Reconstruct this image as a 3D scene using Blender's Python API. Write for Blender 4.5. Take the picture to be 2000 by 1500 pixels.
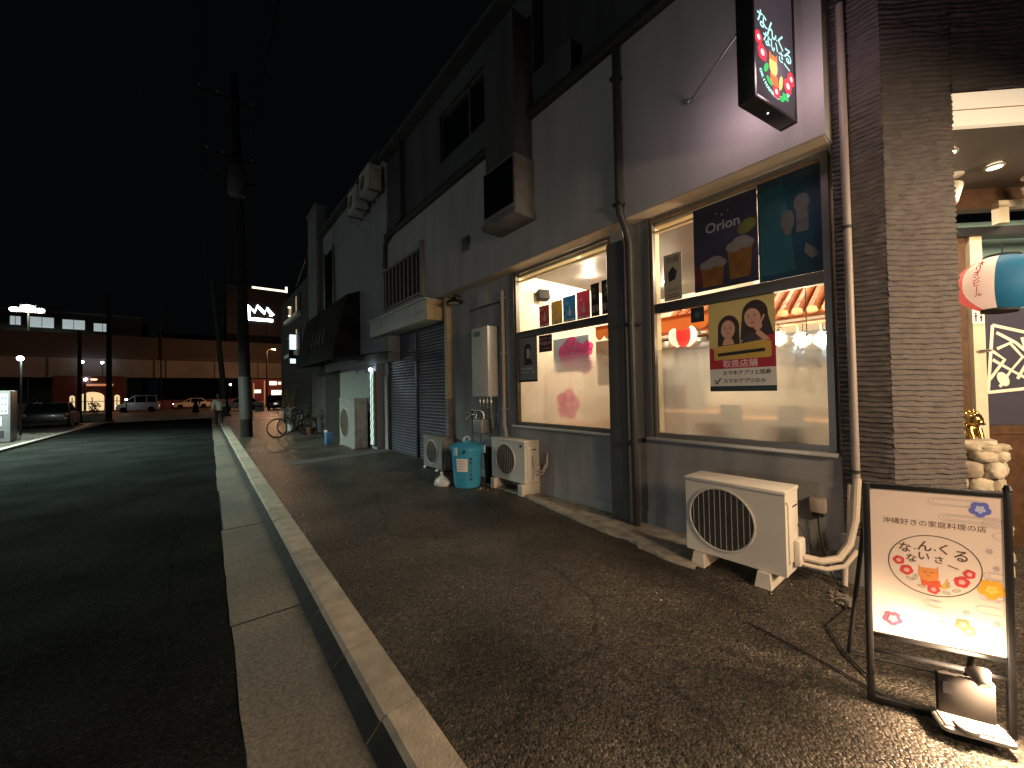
import bpy, bmesh, math, random
from math import sin, cos, pi, radians as R
from mathutils import Vector, Matrix, Euler, noise
random.seed(7)
S = bpy.context.scene
for o in list(bpy.data.objects): bpy.data.objects.remove(o)
COL = S.collection

# ------------------------------------------------------------------ camera
cd = bpy.data.cameras.new('camera'); cam = bpy.data.objects.new('camera', cd); COL.objects.link(cam)
CAMH = 1.5
yaw, pitch, roll = R(39), R(1.0), R(1.1)
fw = Vector((sin(yaw)*cos(pitch), cos(yaw)*cos(pitch), sin(pitch)))
rt = Vector((cos(yaw), -sin(yaw), 0)); up = rt.cross(fw)
rt2 = rt*cos(roll) - up*sin(roll); up2 = rt2.cross(fw)
cam.matrix_world = Matrix(((rt2.x, up2.x, -fw.x, 0), (rt2.y, up2.y, -fw.y, 0), (rt2.z, up2.z, -fw.z, CAMH), (0, 0, 0, 1)))
cd.sensor_width = 36; cd.lens = 751/2000*36; cd.clip_start = .02; cd.clip_end = 2000
S.camera = cam
# ------------------------------------------------------------------ world, exposure
W = bpy.data.worlds.new('World'); S.world = W; W.use_nodes = True
bg = W.node_tree.nodes['Background']; bg.inputs['Color'].default_value = (.62, .72, 1, 1); bg.inputs['Strength'].default_value = .0022
S.view_settings.view_transform = 'Standard'; S.view_settings.look = 'None'; S.view_settings.exposure = 0; S.view_settings.gamma = 1
S.cycles.use_denoising = True; S.cycles.max_bounces = 8; S.cycles.transparent_max_bounces = 16
S.cycles.sample_clamp_indirect = 4; S.cycles.caustics_reflective = False; S.cycles.caustics_refractive = False
S.cycles.blur_glossy = .5

# ------------------------------------------------------------------ materials
MATS = {}
def nt(name):
    m = bpy.data.materials.new(name); m.use_nodes = True
    return m, m.node_tree, m.node_tree.nodes['Principled BSDF']
def mat(name, col, rough=.6, metal=0, var=.12, vs=6, bump=0, bs=60, spec=.5, coat=0, trans=0, tcol=None):
    """surface colour broken up by two noises, optional bump and paper-like translucency"""
    if name in MATS: return MATS[name]
    m, t, b = nt(name); N = t.nodes; L = t.links
    tc = N.new('ShaderNodeTexCoord')
    n1 = N.new('ShaderNodeTexNoise'); n1.inputs['Scale'].default_value = vs; n1.inputs['Detail'].default_value = 6
    L.new(tc.outputs['Object'], n1.inputs['Vector'])
    r = N.new('ShaderNodeValToRGB'); c = Vector(col)
    r.color_ramp.elements[0].position = .3; r.color_ramp.elements[1].position = .7
    r.color_ramp.elements[0].color = (*(c*(1-var)), 1); r.color_ramp.elements[1].color = (*(c*(1+var*.6)), 1)
    L.new(n1.outputs['Fac'], r.inputs['Fac']); L.new(r.outputs['Color'], b.inputs['Base Color'])
    b.inputs['Roughness'].default_value = rough; b.inputs['Metallic'].default_value = metal
    b.inputs['Specular IOR Level'].default_value = spec; b.inputs['Coat Weight'].default_value = coat
    if bump:
        n2 = N.new('ShaderNodeTexNoise'); n2.inputs['Scale'].default_value = bs; n2.inputs['Detail'].default_value = 4
        L.new(tc.outputs['Object'], n2.inputs['Vector'])
        bp = N.new('ShaderNodeBump'); bp.inputs['Strength'].default_value = bump; bp.inputs['Distance'].default_value = .01
        L.new(n2.outputs['Fac'], bp.inputs['Height']); L.new(bp.outputs['Normal'], b.inputs['Normal'])
    if trans:
        tr = N.new('ShaderNodeBsdfTranslucent'); tr.inputs['Color'].default_value = (*(tcol or col), 1)
        mx = N.new('ShaderNodeMixShader'); mx.inputs[0].default_value = trans
        L.new(b.outputs[0], mx.inputs[1]); L.new(tr.outputs[0], mx.inputs[2])
        L.new(mx.outputs[0], N['Material Output'].inputs['Surface'])
    MATS[name] = m; return m
def emit(name, col, s, base=(.6, .6, .6)):
    if name in MATS: return MATS[name]
    m, t, b = nt(name)
    b.inputs['Base Color'].default_value = (*base, 1); b.inputs['Roughness'].default_value = .4
    if sum(base) < .2: b.inputs['Roughness'].default_value = 1; b.inputs['Specular IOR Level'].default_value = 0
    b.inputs['Emission Color'].default_value = (*col, 1); b.inputs['Emission Strength'].default_value = s
    MATS[name] = m; return m
def glass(name, tint=(1, 1, 1), refl=.06):
    m, t, b = nt(name); N = t.nodes; L = t.links; N.remove(b)
    tr = N.new('ShaderNodeBsdfTransparent'); tr.inputs['Color'].default_value = (*tint, 1)
    gl = N.new('ShaderNodeBsdfGlossy'); gl.inputs['Roughness'].default_value = .03
    lw = N.new('ShaderNodeLayerWeight'); lw.inputs['Blend'].default_value = .5
    pw = N.new('ShaderNodeMath'); pw.operation = 'POWER'; pw.inputs[1].default_value = 4; L.new(lw.outputs['Facing'], pw.inputs[0])
    fr = N.new('ShaderNodeMath'); fr.operation = 'MULTIPLY_ADD'; fr.inputs[1].default_value = .6; fr.inputs[2].default_value = refl*.6; L.new(pw.outputs[0], fr.inputs[0])
    mx = N.new('ShaderNodeMixShader'); L.new(fr.outputs[0], mx.inputs[0]); L.new(tr.outputs[0], mx.inputs[1]); L.new(gl.outputs[0], mx.inputs[2])
    L.new(mx.outputs[0], N['Material Output'].inputs['Surface']); return m
def frosted(name, z0, z1):
    """etched film: clear at the upper edge (z1), milky and blurring lower down (z0)"""
    m, t, b = nt(name); N = t.nodes; L = t.links; N.remove(b)
    g = N.new('ShaderNodeNewGeometry'); sp = N.new('ShaderNodeSeparateXYZ'); L.new(g.outputs['Position'], sp.inputs[0])
    nz = N.new('ShaderNodeTexNoise'); nz.inputs['Scale'].default_value = 3
    mr = N.new('ShaderNodeMapRange'); mr.interpolation_type = 'SMOOTHSTEP'
    mr.inputs['From Min'].default_value = z1; mr.inputs['From Max'].default_value = z0
    L.new(sp.outputs['Z'], mr.inputs['Value'])
    tr = N.new('ShaderNodeBsdfTransparent'); tr.inputs['Color'].default_value = (.97, .97, .97, 1)
    rf = N.new('ShaderNodeBsdfRefraction'); rf.inputs['IOR'].default_value = 1.04; rf.inputs['Roughness'].default_value = .78
    rf.inputs['Color'].default_value = (.95, .95, .92, 1)
    tl = N.new('ShaderNodeBsdfTranslucent'); tl.inputs['Color'].default_value = (.92, .93, .87, 1)
    df = N.new('ShaderNodeBsdfDiffuse'); df.inputs['Color'].default_value = (.6, .6, .58, 1)
    m1 = N.new('ShaderNodeMixShader'); m1.inputs[0].default_value = .30; L.new(rf.outputs[0], m1.inputs[1]); L.new(tl.outputs[0], m1.inputs[2])
    m2 = N.new('ShaderNodeMixShader'); m2.inputs[0].default_value = .12; L.new(m1.outputs[0], m2.inputs[1]); L.new(df.outputs[0], m2.inputs[2])
    m3 = N.new('ShaderNodeMixShader'); L.new(mr.outputs[0], m3.inputs[0]); L.new(tr.outputs[0], m3.inputs[1]); L.new(m2.outputs[0], m3.inputs[2])
    L.new(m3.outputs[0], N['Material Output'].inputs['Surface']); return m
def asphalt(name, c0, c1, scale=110, bump=1.0, rough=.62, spec=.5, lo=.55, crack=.6):
    m, t, b = nt(name); b.inputs['Specular IOR Level'].default_value = spec; N = t.nodes; L = t.links
    tc = N.new('ShaderNodeTexCoord')
    v = N.new('ShaderNodeTexVoronoi'); v.inputs['Scale'].default_value = scale; L.new(tc.outputs['Object'], v.inputs['Vector'])
    n = N.new('ShaderNodeTexNoise'); n.inputs['Scale'].default_value = .9; n.inputs['Detail'].default_value = 7; L.new(tc.outputs['Object'], n.inputs['Vector'])
    sp = N.new('ShaderNodeSeparateColor'); L.new(v.outputs['Color'], sp.inputs[0])
    r = N.new('ShaderNodeValToRGB'); r.color_ramp.elements[0].color = (*c0, 1); r.color_ramp.elements[1].color = (*c1, 1)
    e = r.color_ramp.elements.new(.93); e.color = (*(Vector(c1)*.8), 1); r.color_ramp.elements[2].color = (*(Vector(c1)*1.35), 1)
    L.new(sp.outputs[0], r.inputs['Fac'])
    r2 = N.new('ShaderNodeValToRGB'); r2.color_ramp.elements[0].position = .36; r2.color_ramp.elements[1].position = .66
    r2.color_ramp.elements[0].color = (lo, lo, lo, 1); r2.color_ramp.elements[1].color = (1.2, 1.18, 1.15, 1)
    L.new(n.outputs['Fac'], r2.inputs['Fac'])
    mx = N.new('ShaderNodeMix'); mx.data_type = 'RGBA'; mx.blend_type = 'MULTIPLY'; mx.inputs[0].default_value = 1
    L.new(r.outputs['Color'], mx.inputs[6]); L.new(r2.outputs['Color'], mx.inputs[7])
    cv = N.new('ShaderNodeTexVoronoi'); cv.feature = 'DISTANCE_TO_EDGE'; cv.inputs['Scale'].default_value = .55
    wn = N.new('ShaderNodeTexNoise'); wn.inputs['Scale'].default_value = 2.5; wn.inputs['Detail'].default_value = 6; L.new(tc.outputs['Object'], wn.inputs['Vector'])
    wm = N.new('ShaderNodeMix'); wm.data_type = 'RGBA'; wm.inputs[0].default_value = .22; L.new(tc.outputs['Object'], wm.inputs[6]); L.new(wn.outputs['Color'], wm.inputs[7]); L.new(wm.outputs[2], cv.inputs['Vector'])
    cr = N.new('ShaderNodeMapRange'); cr.inputs['From Min'].default_value = .002; cr.inputs['From Max'].default_value = .008; cr.inputs['To Min'].default_value = crack; cr.inputs['To Max'].default_value = 1; L.new(cv.outputs['Distance'], cr.inputs['Value'])
    m4 = N.new('ShaderNodeMix'); m4.data_type = 'RGBA'; m4.blend_type = 'MULTIPLY'; m4.inputs[0].default_value = 1; L.new(mx.outputs[2], m4.inputs[6]); L.new(cr.outputs[0], m4.inputs[7]); L.new(m4.outputs[2], b.inputs['Base Color'])
    n3 = N.new('ShaderNodeTexNoise'); n3.inputs['Scale'].default_value = scale*.35; n3.inputs['Detail'].default_value = 3; L.new(tc.outputs['Object'], n3.inputs['Vector'])
    ad = N.new('ShaderNodeMath'); ad.operation = 'ADD'; L.new(n3.outputs['Fac'], ad.inputs[0])
    iv = N.new('ShaderNodeMath'); iv.operation = 'MULTIPLY'; iv.inputs[1].default_value = -.9; L.new(v.outputs['Distance'], iv.inputs[0]); L.new(iv.outputs[0], ad.inputs[1])
    bp = N.new('ShaderNodeBump'); bp.inputs['Strength'].default_value = bump; bp.inputs['Distance'].default_value = .6/scale
    L.new(ad.outputs[0], bp.inputs['Height']); L.new(bp.outputs['Normal'], b.inputs['Normal'])
    mr = N.new('ShaderNodeMapRange'); mr.inputs['To Min'].default_value = rough-.2; mr.inputs['To Max'].default_value = rough+.2
    L.new(sp.outputs[1], mr.inputs['Value']); L.new(mr.outputs[0], b.inputs['Roughness'])
    return m
def stucco(name, col, stain=.35):
    """painted render with streaky grime running down it"""
    m, t, b = nt(name); N = t.nodes; L = t.links
    tc = N.new('ShaderNodeTexCoord'); mp = N.new('ShaderNodeMapping'); mp.inputs['Scale'].default_value = (1.6, 1.6, .35)
    L.new(tc.outputs['Object'], mp.inputs['Vector'])
    n1 = N.new('ShaderNodeTexNoise'); n1.inputs['Scale'].default_value = 2.2; n1.inputs['Detail'].default_value = 8; L.new(mp.outputs[0], n1.inputs['Vector'])
    r = N.new('ShaderNodeValToRGB'); c = Vector(col); r.color_ramp.elements[0].position = .34; r.color_ramp.elements[1].position = .6
    r.color_ramp.elements[0].color = (*(c*(1-stain)), 1); r.color_ramp.elements[1].color = (*c, 1)
    L.new(n1.outputs['Fac'], r.inputs['Fac']); L.new(r.outputs[0], b.inputs['Base Color'])
    n2 = N.new('ShaderNodeTexNoise'); n2.inputs['Scale'].default_value = 55; n2.inputs['Detail'].default_value = 5; L.new(tc.outputs['Object'], n2.inputs['Vector'])
    bp = N.new('ShaderNodeBump'); bp.inputs['Strength'].default_value = .25; bp.inputs['Distance'].default_value = .01
    L.new(n2.outputs['Fac'], bp.inputs['Height']); L.new(bp.outputs[0], b.inputs['Normal'])
    b.inputs['Roughness'].default_value = .85; b.inputs['Specular IOR Level'].default_value = .25
    return m

# ------------------------------------------------------------------ mesh builder
class MB:
    def __init__(s, m=None): s.v = []; s.f = []; s.fm = []; s.ms = []; s.cur = 0; s.T = Matrix.Identity(4); s.mat(m) if m else None
    def mat(s, m):
        if m not in s.ms: s.ms.append(m)
        s.cur = s.ms.index(m); return s
    def add(s, vs, fs):
        k = len(s.v); s.v += [s.T @ Vector(p) for p in vs]
        s.f += [[i+k for i in f] for f in fs]; s.fm += [s.cur]*len(fs); return s
    def bm(s, b):
        b.verts.ensure_lookup_table(); b.verts.index_update()
        s.add([v.co.copy() for v in b.verts], [[v.index for v in f.verts] for f in b.faces]); b.free(); return s
    def box(s, x0, x1, y0, y1, z0, z1, bev=0, seg=2):
        if bev:
            b = bmesh.new(); bmesh.ops.create_cube(b, size=1)
            for v in b.verts: v.co = Vector(((x0+x1)/2+v.co.x*(x1-x0), (y0+y1)/2+v.co.y*(y1-y0), (z0+z1)/2+v.co.z*(z1-z0)))
            bmesh.ops.bevel(b, geom=list(b.edges), offset=bev, segments=seg, affect='EDGES', profile=.5); return s.bm(b)
        vs = [(x, y, z) for z in (z0, z1) for y in (y0, y1) for x in (x0, x1)]
        return s.add(vs, [(0, 2, 3, 1), (4, 5, 7, 6), (0, 1, 5, 4), (2, 6, 7, 3), (0, 4, 6, 2), (1, 3, 7, 5)])
    def tube(s, pts, r, n=8, cap=True, closed=False):
        pts = [Vector(p) for p in pts]; rs = r if isinstance(r, (list, tuple)) else [r]*len(pts); vs = []; fs = []; m = len(pts)
        ref = Vector((0, 0, 1))
        for i, p in enumerate(pts):
            a = pts[(i-1) % m] if (i or closed) else p; c = pts[(i+1) % m] if (i < m-1 or closed) else p
            d = (c-a).normalized()
            if abs(d.dot(ref)) > .97: x = Vector((1, 0, 0)) if abs(d.x) < .9 else Vector((0, 1, 0))
            else: x = ref
            u = d.cross(x).normalized(); w = d.cross(u).normalized()
            if i:
                # keep rings aligned
                best = min(range(n), key=lambda k: (pu*cos(0)-(u*cos(2*pi*k/n)+w*sin(2*pi*k/n))).length); ph = 2*pi*best/n
                u, w = u*cos(ph)+w*sin(ph), w*cos(ph)-u*sin(ph)
            pu = u
            vs += [p+(u*cos(2*pi*k/n)+w*sin(2*pi*k/n))*rs[i] for k in range(n)]
        for i in range(m if closed else m-1):
            for k in range(n):
                j = (i+1) % m; fs.append((i*n+k, i*n+(k+1) % n, j*n+(k+1) % n, j*n+k))
        if cap and not closed: fs += [tuple(range(n))[::-1], tuple((m-1)*n+k for k in range(n))]
        return s.add(vs, fs)
    def lathe(s, prof, n=24, cx=0, cy=0, cz=0, cap=True):
        vs = []; fs = []
        for r, z in prof: vs += [(cx+r*cos(2*pi*k/n), cy+r*sin(2*pi*k/n), cz+z) for k in range(n)]
        for i in range(len(prof)-1):
            for k in range(n): fs.append((i*n+k, i*n+(k+1) % n, (i+1)*n+(k+1) % n, (i+1)*n+k))
        if cap: fs += [tuple(range(n))[::-1], tuple((len(prof)-1)*n+k for k in range(n))]
        return s.add(vs, fs)
    def prism(s, pts, d):
        """closed 3-D outline pushed along vector d"""
        n = len(pts); d = Vector(d); p = [Vector(q) for q in pts]
        return s.add(p+[q+d for q in p], [tuple(range(n))[::-1], tuple(range(n, 2*n))]+[(i, (i+1) % n, n+(i+1) % n, n+i) for i in range(n)])
    # flat art in the local xy plane, z = layer height
    lay = 0
    def poly(s, pts, z): s.lay += 1; z += s.lay*.00003; return s.add([(x, y, z) for x, y in pts], [tuple(range(len(pts)))])
    def rect(s, x0, x1, y0, y1, z): return s.poly([(x0, y0), (x1, y0), (x1, y1), (x0, y1)], z)
    def ell(s, x, y, a, b, z, rot=0, n=28):
        return s.poly([(x+a*cos(t)*cos(rot)-b*sin(t)*sin(rot), y+a*cos(t)*sin(rot)+b*sin(t)*cos(rot)) for t in [2*pi*k/n for k in range(n)]], z)
    def line(s, pts, w, z, closed=False):
        n = len(pts); P = [Vector((*p, 0)) for p in pts]; vs = []; fs = []; s.lay += 1; z += s.lay*.00003
        for i in range(n):
            a = P[i-1] if (i or closed) else P[i]; c = P[(i+1) % n] if (i < n-1 or closed) else P[i]
            d = (c-a).normalized(); q = Vector((-d.y, d.x, 0))*w/2
            vs += [(*(P[i]-q).xy, z), (*(P[i]+q).xy, z)]
        for i in range(n if closed else n-1):
            j = (i+1) % n; fs.append((2*i, 2*j, 2*j+1, 2*i+1))
        return s.add(vs, fs)
    def flower(s, x, y, r, z, rot=0, n=5, pet=.52):
        for k in range(n):
            a = rot+2*pi*k/n; s.ell(x+cos(a)*r*.55, y+sin(a)*r*.55, r*.48, r*pet*.8, z+k*.00004, a, 14)
        return s
    def text(s, body, size, x, y, z, rot=0, align='CENTER', sx=1, bold=0):
        cu = bpy.data.curves.new('t', 'FONT'); cu.body = body; cu.size = size; cu.align_x = align; cu.align_y = 'CENTER'; cu.offset = bold; cu.resolution_u = 3
        o = bpy.data.objects.new('t', cu); COL.objects.link(o)
        me = bpy.data.meshes.new_from_object(o.evaluated_get(bpy.context.evaluated_depsgraph_get()))
        c, sn = cos(rot), sin(rot)
        s.add([(x+v.co.x*sx*c-v.co.y*sn, y+v.co.x*sx*sn+v.co.y*c, z) for v in me.vertices], [tuple(p.vertices) for p in me.polygons])
        bpy.data.objects.remove(o); bpy.data.curves.remove(cu); bpy.data.meshes.remove(me); return s
    def build(s, name, parent=None, smooth=35, off=None):
        me = bpy.data.meshes.new(name); o = bpy.data.objects.new(name, me); COL.objects.link(o)
        k = Vector(off) if off is not None else (Vector(parent['org']) if parent and 'org' in parent else Vector())
        me.from_pydata([tuple(Vector(p)-k) for p in s.v], [], s.f); me.update()
        for m in s.ms: me.materials.append(m)
        me.polygons.foreach_set('material_index', s.fm)
        if smooth: me.shade_smooth(); me.set_sharp_from_angle(angle=R(smooth))
        if parent: o.parent = parent
        return o
def tag(o, label, cat, group=None, kind=None):
    if kind: o['kind'] = kind
    else: o['label'] = label; o['category'] = cat
    if group: o['group'] = group
    return o
def thing(name, label, cat, loc=(0, 0, 0), rz=0, group=None, world=True, rot=None):
    """Empty at the base; with world=True the parts' meshes are given in world coordinates"""
    o = bpy.data.objects.new(name, None); o.empty_display_size = .1; COL.objects.link(o); o.location = loc
    o.rotation_euler = rot if rot is not None else (0, 0, rz)
    if world: o['org'] = list(loc)
    return tag(o, label, cat, group)
def sub(name, parent, mb, smooth=35):
    """a part whose sub-parts follow: keeps the parent's origin for them"""
    o = mb.build(name, parent, smooth)
    if 'org' in parent: o['org'] = parent['org']
    return o
def struct(name, mb): o = mb.build(name); o['kind'] = 'structure'; return o
def copy_tree(o, parent=None):
    c = o.copy(); COL.objects.link(c); c.parent = parent
    for ch in list(o.children): copy_tree(ch, c)
    return c
def lamp(name, kind, loc, power, col, parent=None, size=.05, spot=None, blend=.5, target=None):
    l = bpy.data.lights.new(name, kind); l.energy = power; l.color = col
    if kind in ('POINT', 'SPOT'): l.shadow_soft_size = size
    if kind == 'AREA': l.size = size
    if spot: l.spot_size = R(spot); l.spot_blend = blend
    o = bpy.data.objects.new(name, l); COL.objects.link(o)
    k = Vector(parent['org']) if parent and 'org' in parent else Vector()
    if parent: o.parent = parent
    o.location = Vector(loc)-k
    if target is not None: o.rotation_euler = (Vector(target)-Vector(loc)).to_track_quat('-Z', 'Y').to_euler()
    return o
FACE_X = Matrix(((0, 0, -1), (-1, 0, 0), (0, 1, 0))).to_euler()   # art plane facing the street: x -> -Y, y -> Z, normal -X

# common materials
M_wall = stucco('grey_render', (.30, .30, .30), .3)
M_wall_up = stucco('grey_render_upper', (.34, .337, .335), .13)
M_wall2 = stucco('pale_render', (.25, .26, .285), .12)
M_dkwall = stucco('dark_render', (.06, .06, .063), .3)
M_white = mat('cream_paint', (.72, .68, .58), .5, var=.06)
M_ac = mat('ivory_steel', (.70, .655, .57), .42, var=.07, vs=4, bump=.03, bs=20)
M_acdk = mat('dark_plastic', (.03, .028, .026), .6)  # near-black plastic for fan ducts, slots and dead lenses
M_black = mat('black_metal', (.012, .012, .013), .4)
M_blackm = mat('black_matt', (.01, .01, .011), .8)
M_alu = mat('bronze_aluminium', (.17, .155, .135), .4, .6, var=.05)
M_alul = mat('bare_aluminium', (.55, .53, .48), .42, .5, var=.05)
M_conc = mat('concrete', (.24, .225, .20), .9, var=.3, vs=9, bump=.5, bs=90)
M_conc2 = mat('worn_concrete', (.30, .275, .225), .9, var=.45, vs=7, bump=.7, bs=60)
M_pvc = mat('beige_pvc', (.52, .45, .36), .45, var=.06)
M_dkpipe = mat('dark_downpipe', (.022, .021, .020), .55)
M_steel = mat('worn_steel', (.45, .44, .42), .35, .9, var=.2, vs=20)
M_wood = mat('brown_wood', (.13, .058, .024), .5, var=.35, vs=14)
M_woodl = mat('orange_wood', (.50, .25, .08), .5, var=.3, vs=10)
M_rub = mat('black_rubber', (.015, .015, .015), .8)
M_paper = mat('white_paper', (.72, .71, .67), .6, var=.03)
M_bulb = emit('warm_bulb', (1, .82, .55), 14)
M_bulbw = emit('white_bulb', (.9, .96, 1), 18)
M_dkgl = mat('dark_glass', (.006, .007, .009), .08, var=0)
M_skin = mat('skin', (.45, .27, .19), .6, var=.05)
M_hair = mat('dark_hair', (.012, .009, .008), .45)

# ================================================================== SETTING
RZ = -.085          # road level; the pavement is z = 0
mb = MB(asphalt('ground_far', (.02, .02, .02), (.035, .035, .033), 8, .3)); mb.box(-400, 400, -150, 600, RZ-.4, RZ-.01); struct('ground', mb)
def strip(name, m, xl, xr, ys, z, thick=.1):
    mb = MB(m); n = len(ys); vs = []
    for y in ys: vs += [(xl(y), y, z), (xr(y), y, z), (xl(y), y, z-thick), (xr(y), y, z-thick)]
    fs = []
    for i in range(n-1):
        a, b = 4*i, 4*i+4
        fs += [(a, a+1, b+1, b), (a+2, b+2, b+3, a+3), (a, b, b+2, a+2), (a+1, a+3, b+3, b+1)]
    mb.add(vs, fs); mb.add(vs[:4]+vs[-4:], [(0, 2, 3, 1), (4, 5, 7, 6)]); return struct(name, mb)
gx = lambda y: .115+.0135*max(y, 0)          # road-side edge of the gutter
kx0 = lambda y: .555+.0065*max(y, 0)          # foot of the kerb
kx1 = lambda y: .80+.011*max(y, 0)           # pavement edge of the kerb
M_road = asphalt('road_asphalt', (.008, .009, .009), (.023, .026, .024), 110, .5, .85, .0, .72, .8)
M_pave = asphalt('pavement_asphalt', (.026, .0235, .0195), (.135, .118, .095), 84, 1.0, .46, .20, .45, .6)
ys = [-14, -6, 0, 6, 12, 18, 24, 30, 36]
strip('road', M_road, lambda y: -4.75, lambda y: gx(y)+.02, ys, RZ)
def gutter_mat():
    # cast concrete with the kerb's soft shadow painted along its foot and tinted repair patches
    m, t, b = nt('gutter_concrete'); N = t.nodes; L = t.links; g = N.new('ShaderNodeNewGeometry'); sp = N.new('ShaderNodeSeparateXYZ'); L.new(g.outputs['Position'], sp.inputs[0])
    def M(op, a, b_=None):
        n = N.new('ShaderNodeMath'); n.operation = op
        for i, v in enumerate((a, b_)):
            if v is None: continue
            if isinstance(v, (int, float)): n.inputs[i].default_value = v
            else: L.new(v, n.inputs[i])
        return n.outputs[0]
    n1 = N.new('ShaderNodeTexNoise'); n1.inputs['Scale'].default_value = 5; n1.inputs['Detail'].default_value = 8; L.new(g.outputs['Position'], n1.inputs['Vector'])
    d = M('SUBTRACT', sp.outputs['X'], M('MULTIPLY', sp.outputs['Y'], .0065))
    kerb_shadow = N.new('ShaderNodeMapRange'); kerb_shadow.interpolation_type = 'SMOOTHSTEP'; kerb_shadow.inputs['From Min'].default_value = .46; kerb_shadow.inputs['From Max'].default_value = .64
    L.new(M('ADD', d, M('MULTIPLY', M('SUBTRACT', n1.outputs['Fac'], .5), .16)), kerb_shadow.inputs['Value'])
    n2 = N.new('ShaderNodeTexNoise'); n2.inputs['Scale'].default_value = .8; n2.inputs['Detail'].default_value = 5; L.new(g.outputs['Position'], n2.inputs['Vector'])
    n3 = N.new('ShaderNodeTexNoise'); n3.inputs['Scale'].default_value = 60; n3.inputs['Detail'].default_value = 5; L.new(g.outputs['Position'], n3.inputs['Vector'])
    r = N.new('ShaderNodeValToRGB'); r.color_ramp.elements[0].position = .38; r.color_ramp.elements[1].position = .62; r.color_ramp.elements[0].color = (.12, .12, .108, 1); r.color_ramp.elements[1].color = (.19, .165, .135, 1); L.new(n2.outputs['Fac'], r.inputs['Fac'])
    r3 = N.new('ShaderNodeValToRGB'); r3.color_ramp.elements[0].position = .3; r3.color_ramp.elements[1].position = .7; r3.color_ramp.elements[0].color = (.6, .6, .6, 1); r3.color_ramp.elements[1].color = (1.2, 1.2, 1.2, 1); L.new(n3.outputs['Fac'], r3.inputs['Fac'])
    mu = N.new('ShaderNodeMix'); mu.data_type = 'RGBA'; mu.blend_type = 'MULTIPLY'; mu.inputs[0].default_value = 1; L.new(r.outputs[0], mu.inputs[6]); L.new(r3.outputs[0], mu.inputs[7])
    mx = N.new('ShaderNodeMix'); mx.data_type = 'RGBA'; L.new(kerb_shadow.outputs[0], mx.inputs[0]); L.new(mu.outputs[2], mx.inputs[6]); mx.inputs[7].default_value = (.034, .036, .033, 1); L.new(mx.outputs[2], b.inputs['Base Color'])
    bp = N.new('ShaderNodeBump'); bp.inputs['Strength'].default_value = .5; bp.inputs['Distance'].default_value = .006; L.new(n3.outputs['Fac'], bp.inputs['Height']); L.new(bp.outputs[0], b.inputs['Normal'])
    b.inputs['Roughness'].default_value = .9; b.inputs['Specular IOR Level'].default_value = .2; return m
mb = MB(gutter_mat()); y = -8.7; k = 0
while y < 36:
    y1 = y+2.4-.014; dz = random.uniform(-.003, .003); e = random.uniform(-.012, .012)
    tp = [(gx(q)+e+random.uniform(-.006, .006), q) for q in [y+(y1-y)*i/8 for i in range(9)]]
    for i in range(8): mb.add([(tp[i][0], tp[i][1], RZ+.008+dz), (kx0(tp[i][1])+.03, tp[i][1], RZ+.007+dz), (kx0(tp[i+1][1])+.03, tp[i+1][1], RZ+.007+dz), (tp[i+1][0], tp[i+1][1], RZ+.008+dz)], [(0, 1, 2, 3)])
    y += 2.4
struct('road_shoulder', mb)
strip('road_base', mat('joint_dirt', (.02, .02, .018), .95), lambda y: gx(y)-.0, lambda y: kx0(y)+.03, ys, RZ+.0008)
strip('pavement', M_pave, lambda y: kx1(y)-.02, lambda y: 9, ys, 0, .15)
strip('far_pavement', M_pave, lambda y: -9, lambda y: -4.9, ys, 0, .15)
strip('far_kerb', M_conc, lambda y: -4.9, lambda y: -4.72, ys, .004, .16)
strip('cross_road', asphalt('cross_asphalt', (.05, .048, .045), (.11, .1, .09), 40, .4), lambda y: -90, lambda y: 90, [36, 52, 71], RZ-.003)
mb = MB(M_conc)                              # kerb stones, 0.6 m long with open joints
y = -6.0; k = 0
while y < 34:
    L = .6; y1 = y+L-.006
    dz = random.uniform(-.004, .004); dx = random.uniform(-.005, .005)
    a = [(kx0(y)+dx, y, RZ), (kx0(y)+.085+dx, y, .004+dz), (kx1(y), y, .007+dz), (kx1(y), y, RZ)]
    b = [(kx0(y1)+dx, y1, RZ), (kx0(y1)+.085+dx, y1, .004+dz), (kx1(y1), y1, .007+dz), (kx1(y1), y1, RZ)]
    # small worn arris between face and top
    def arr(q): return [q[0], (q[1][0]-.012, q[1][1], q[1][2]-.018), (q[1][0]+.012, q[1][1], q[1][2]), q[2], q[3]]
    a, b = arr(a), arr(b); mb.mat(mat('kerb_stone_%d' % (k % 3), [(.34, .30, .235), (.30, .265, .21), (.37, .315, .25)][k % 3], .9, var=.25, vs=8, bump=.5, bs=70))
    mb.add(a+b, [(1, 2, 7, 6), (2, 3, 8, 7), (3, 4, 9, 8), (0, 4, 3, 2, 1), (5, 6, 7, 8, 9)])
    mb.mat(mat('kerb_shade_grime', (.02, .02, .019), .95, var=.5, vs=6, bump=.5, bs=60)); mb.add([a[0], a[1], b[1], b[0]], [(0, 1, 2, 3)])  # grimy kerb face, its shade painted into the near-black colour
    y += L; k += 1
mb.mat(MATS['kerb_shade_grime']); q0, q1 = -6, 34
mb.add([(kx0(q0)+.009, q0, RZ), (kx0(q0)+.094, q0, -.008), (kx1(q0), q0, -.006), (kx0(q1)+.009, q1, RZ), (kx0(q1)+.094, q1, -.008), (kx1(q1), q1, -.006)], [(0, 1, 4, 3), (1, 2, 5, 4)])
struct('kerb', mb)
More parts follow.
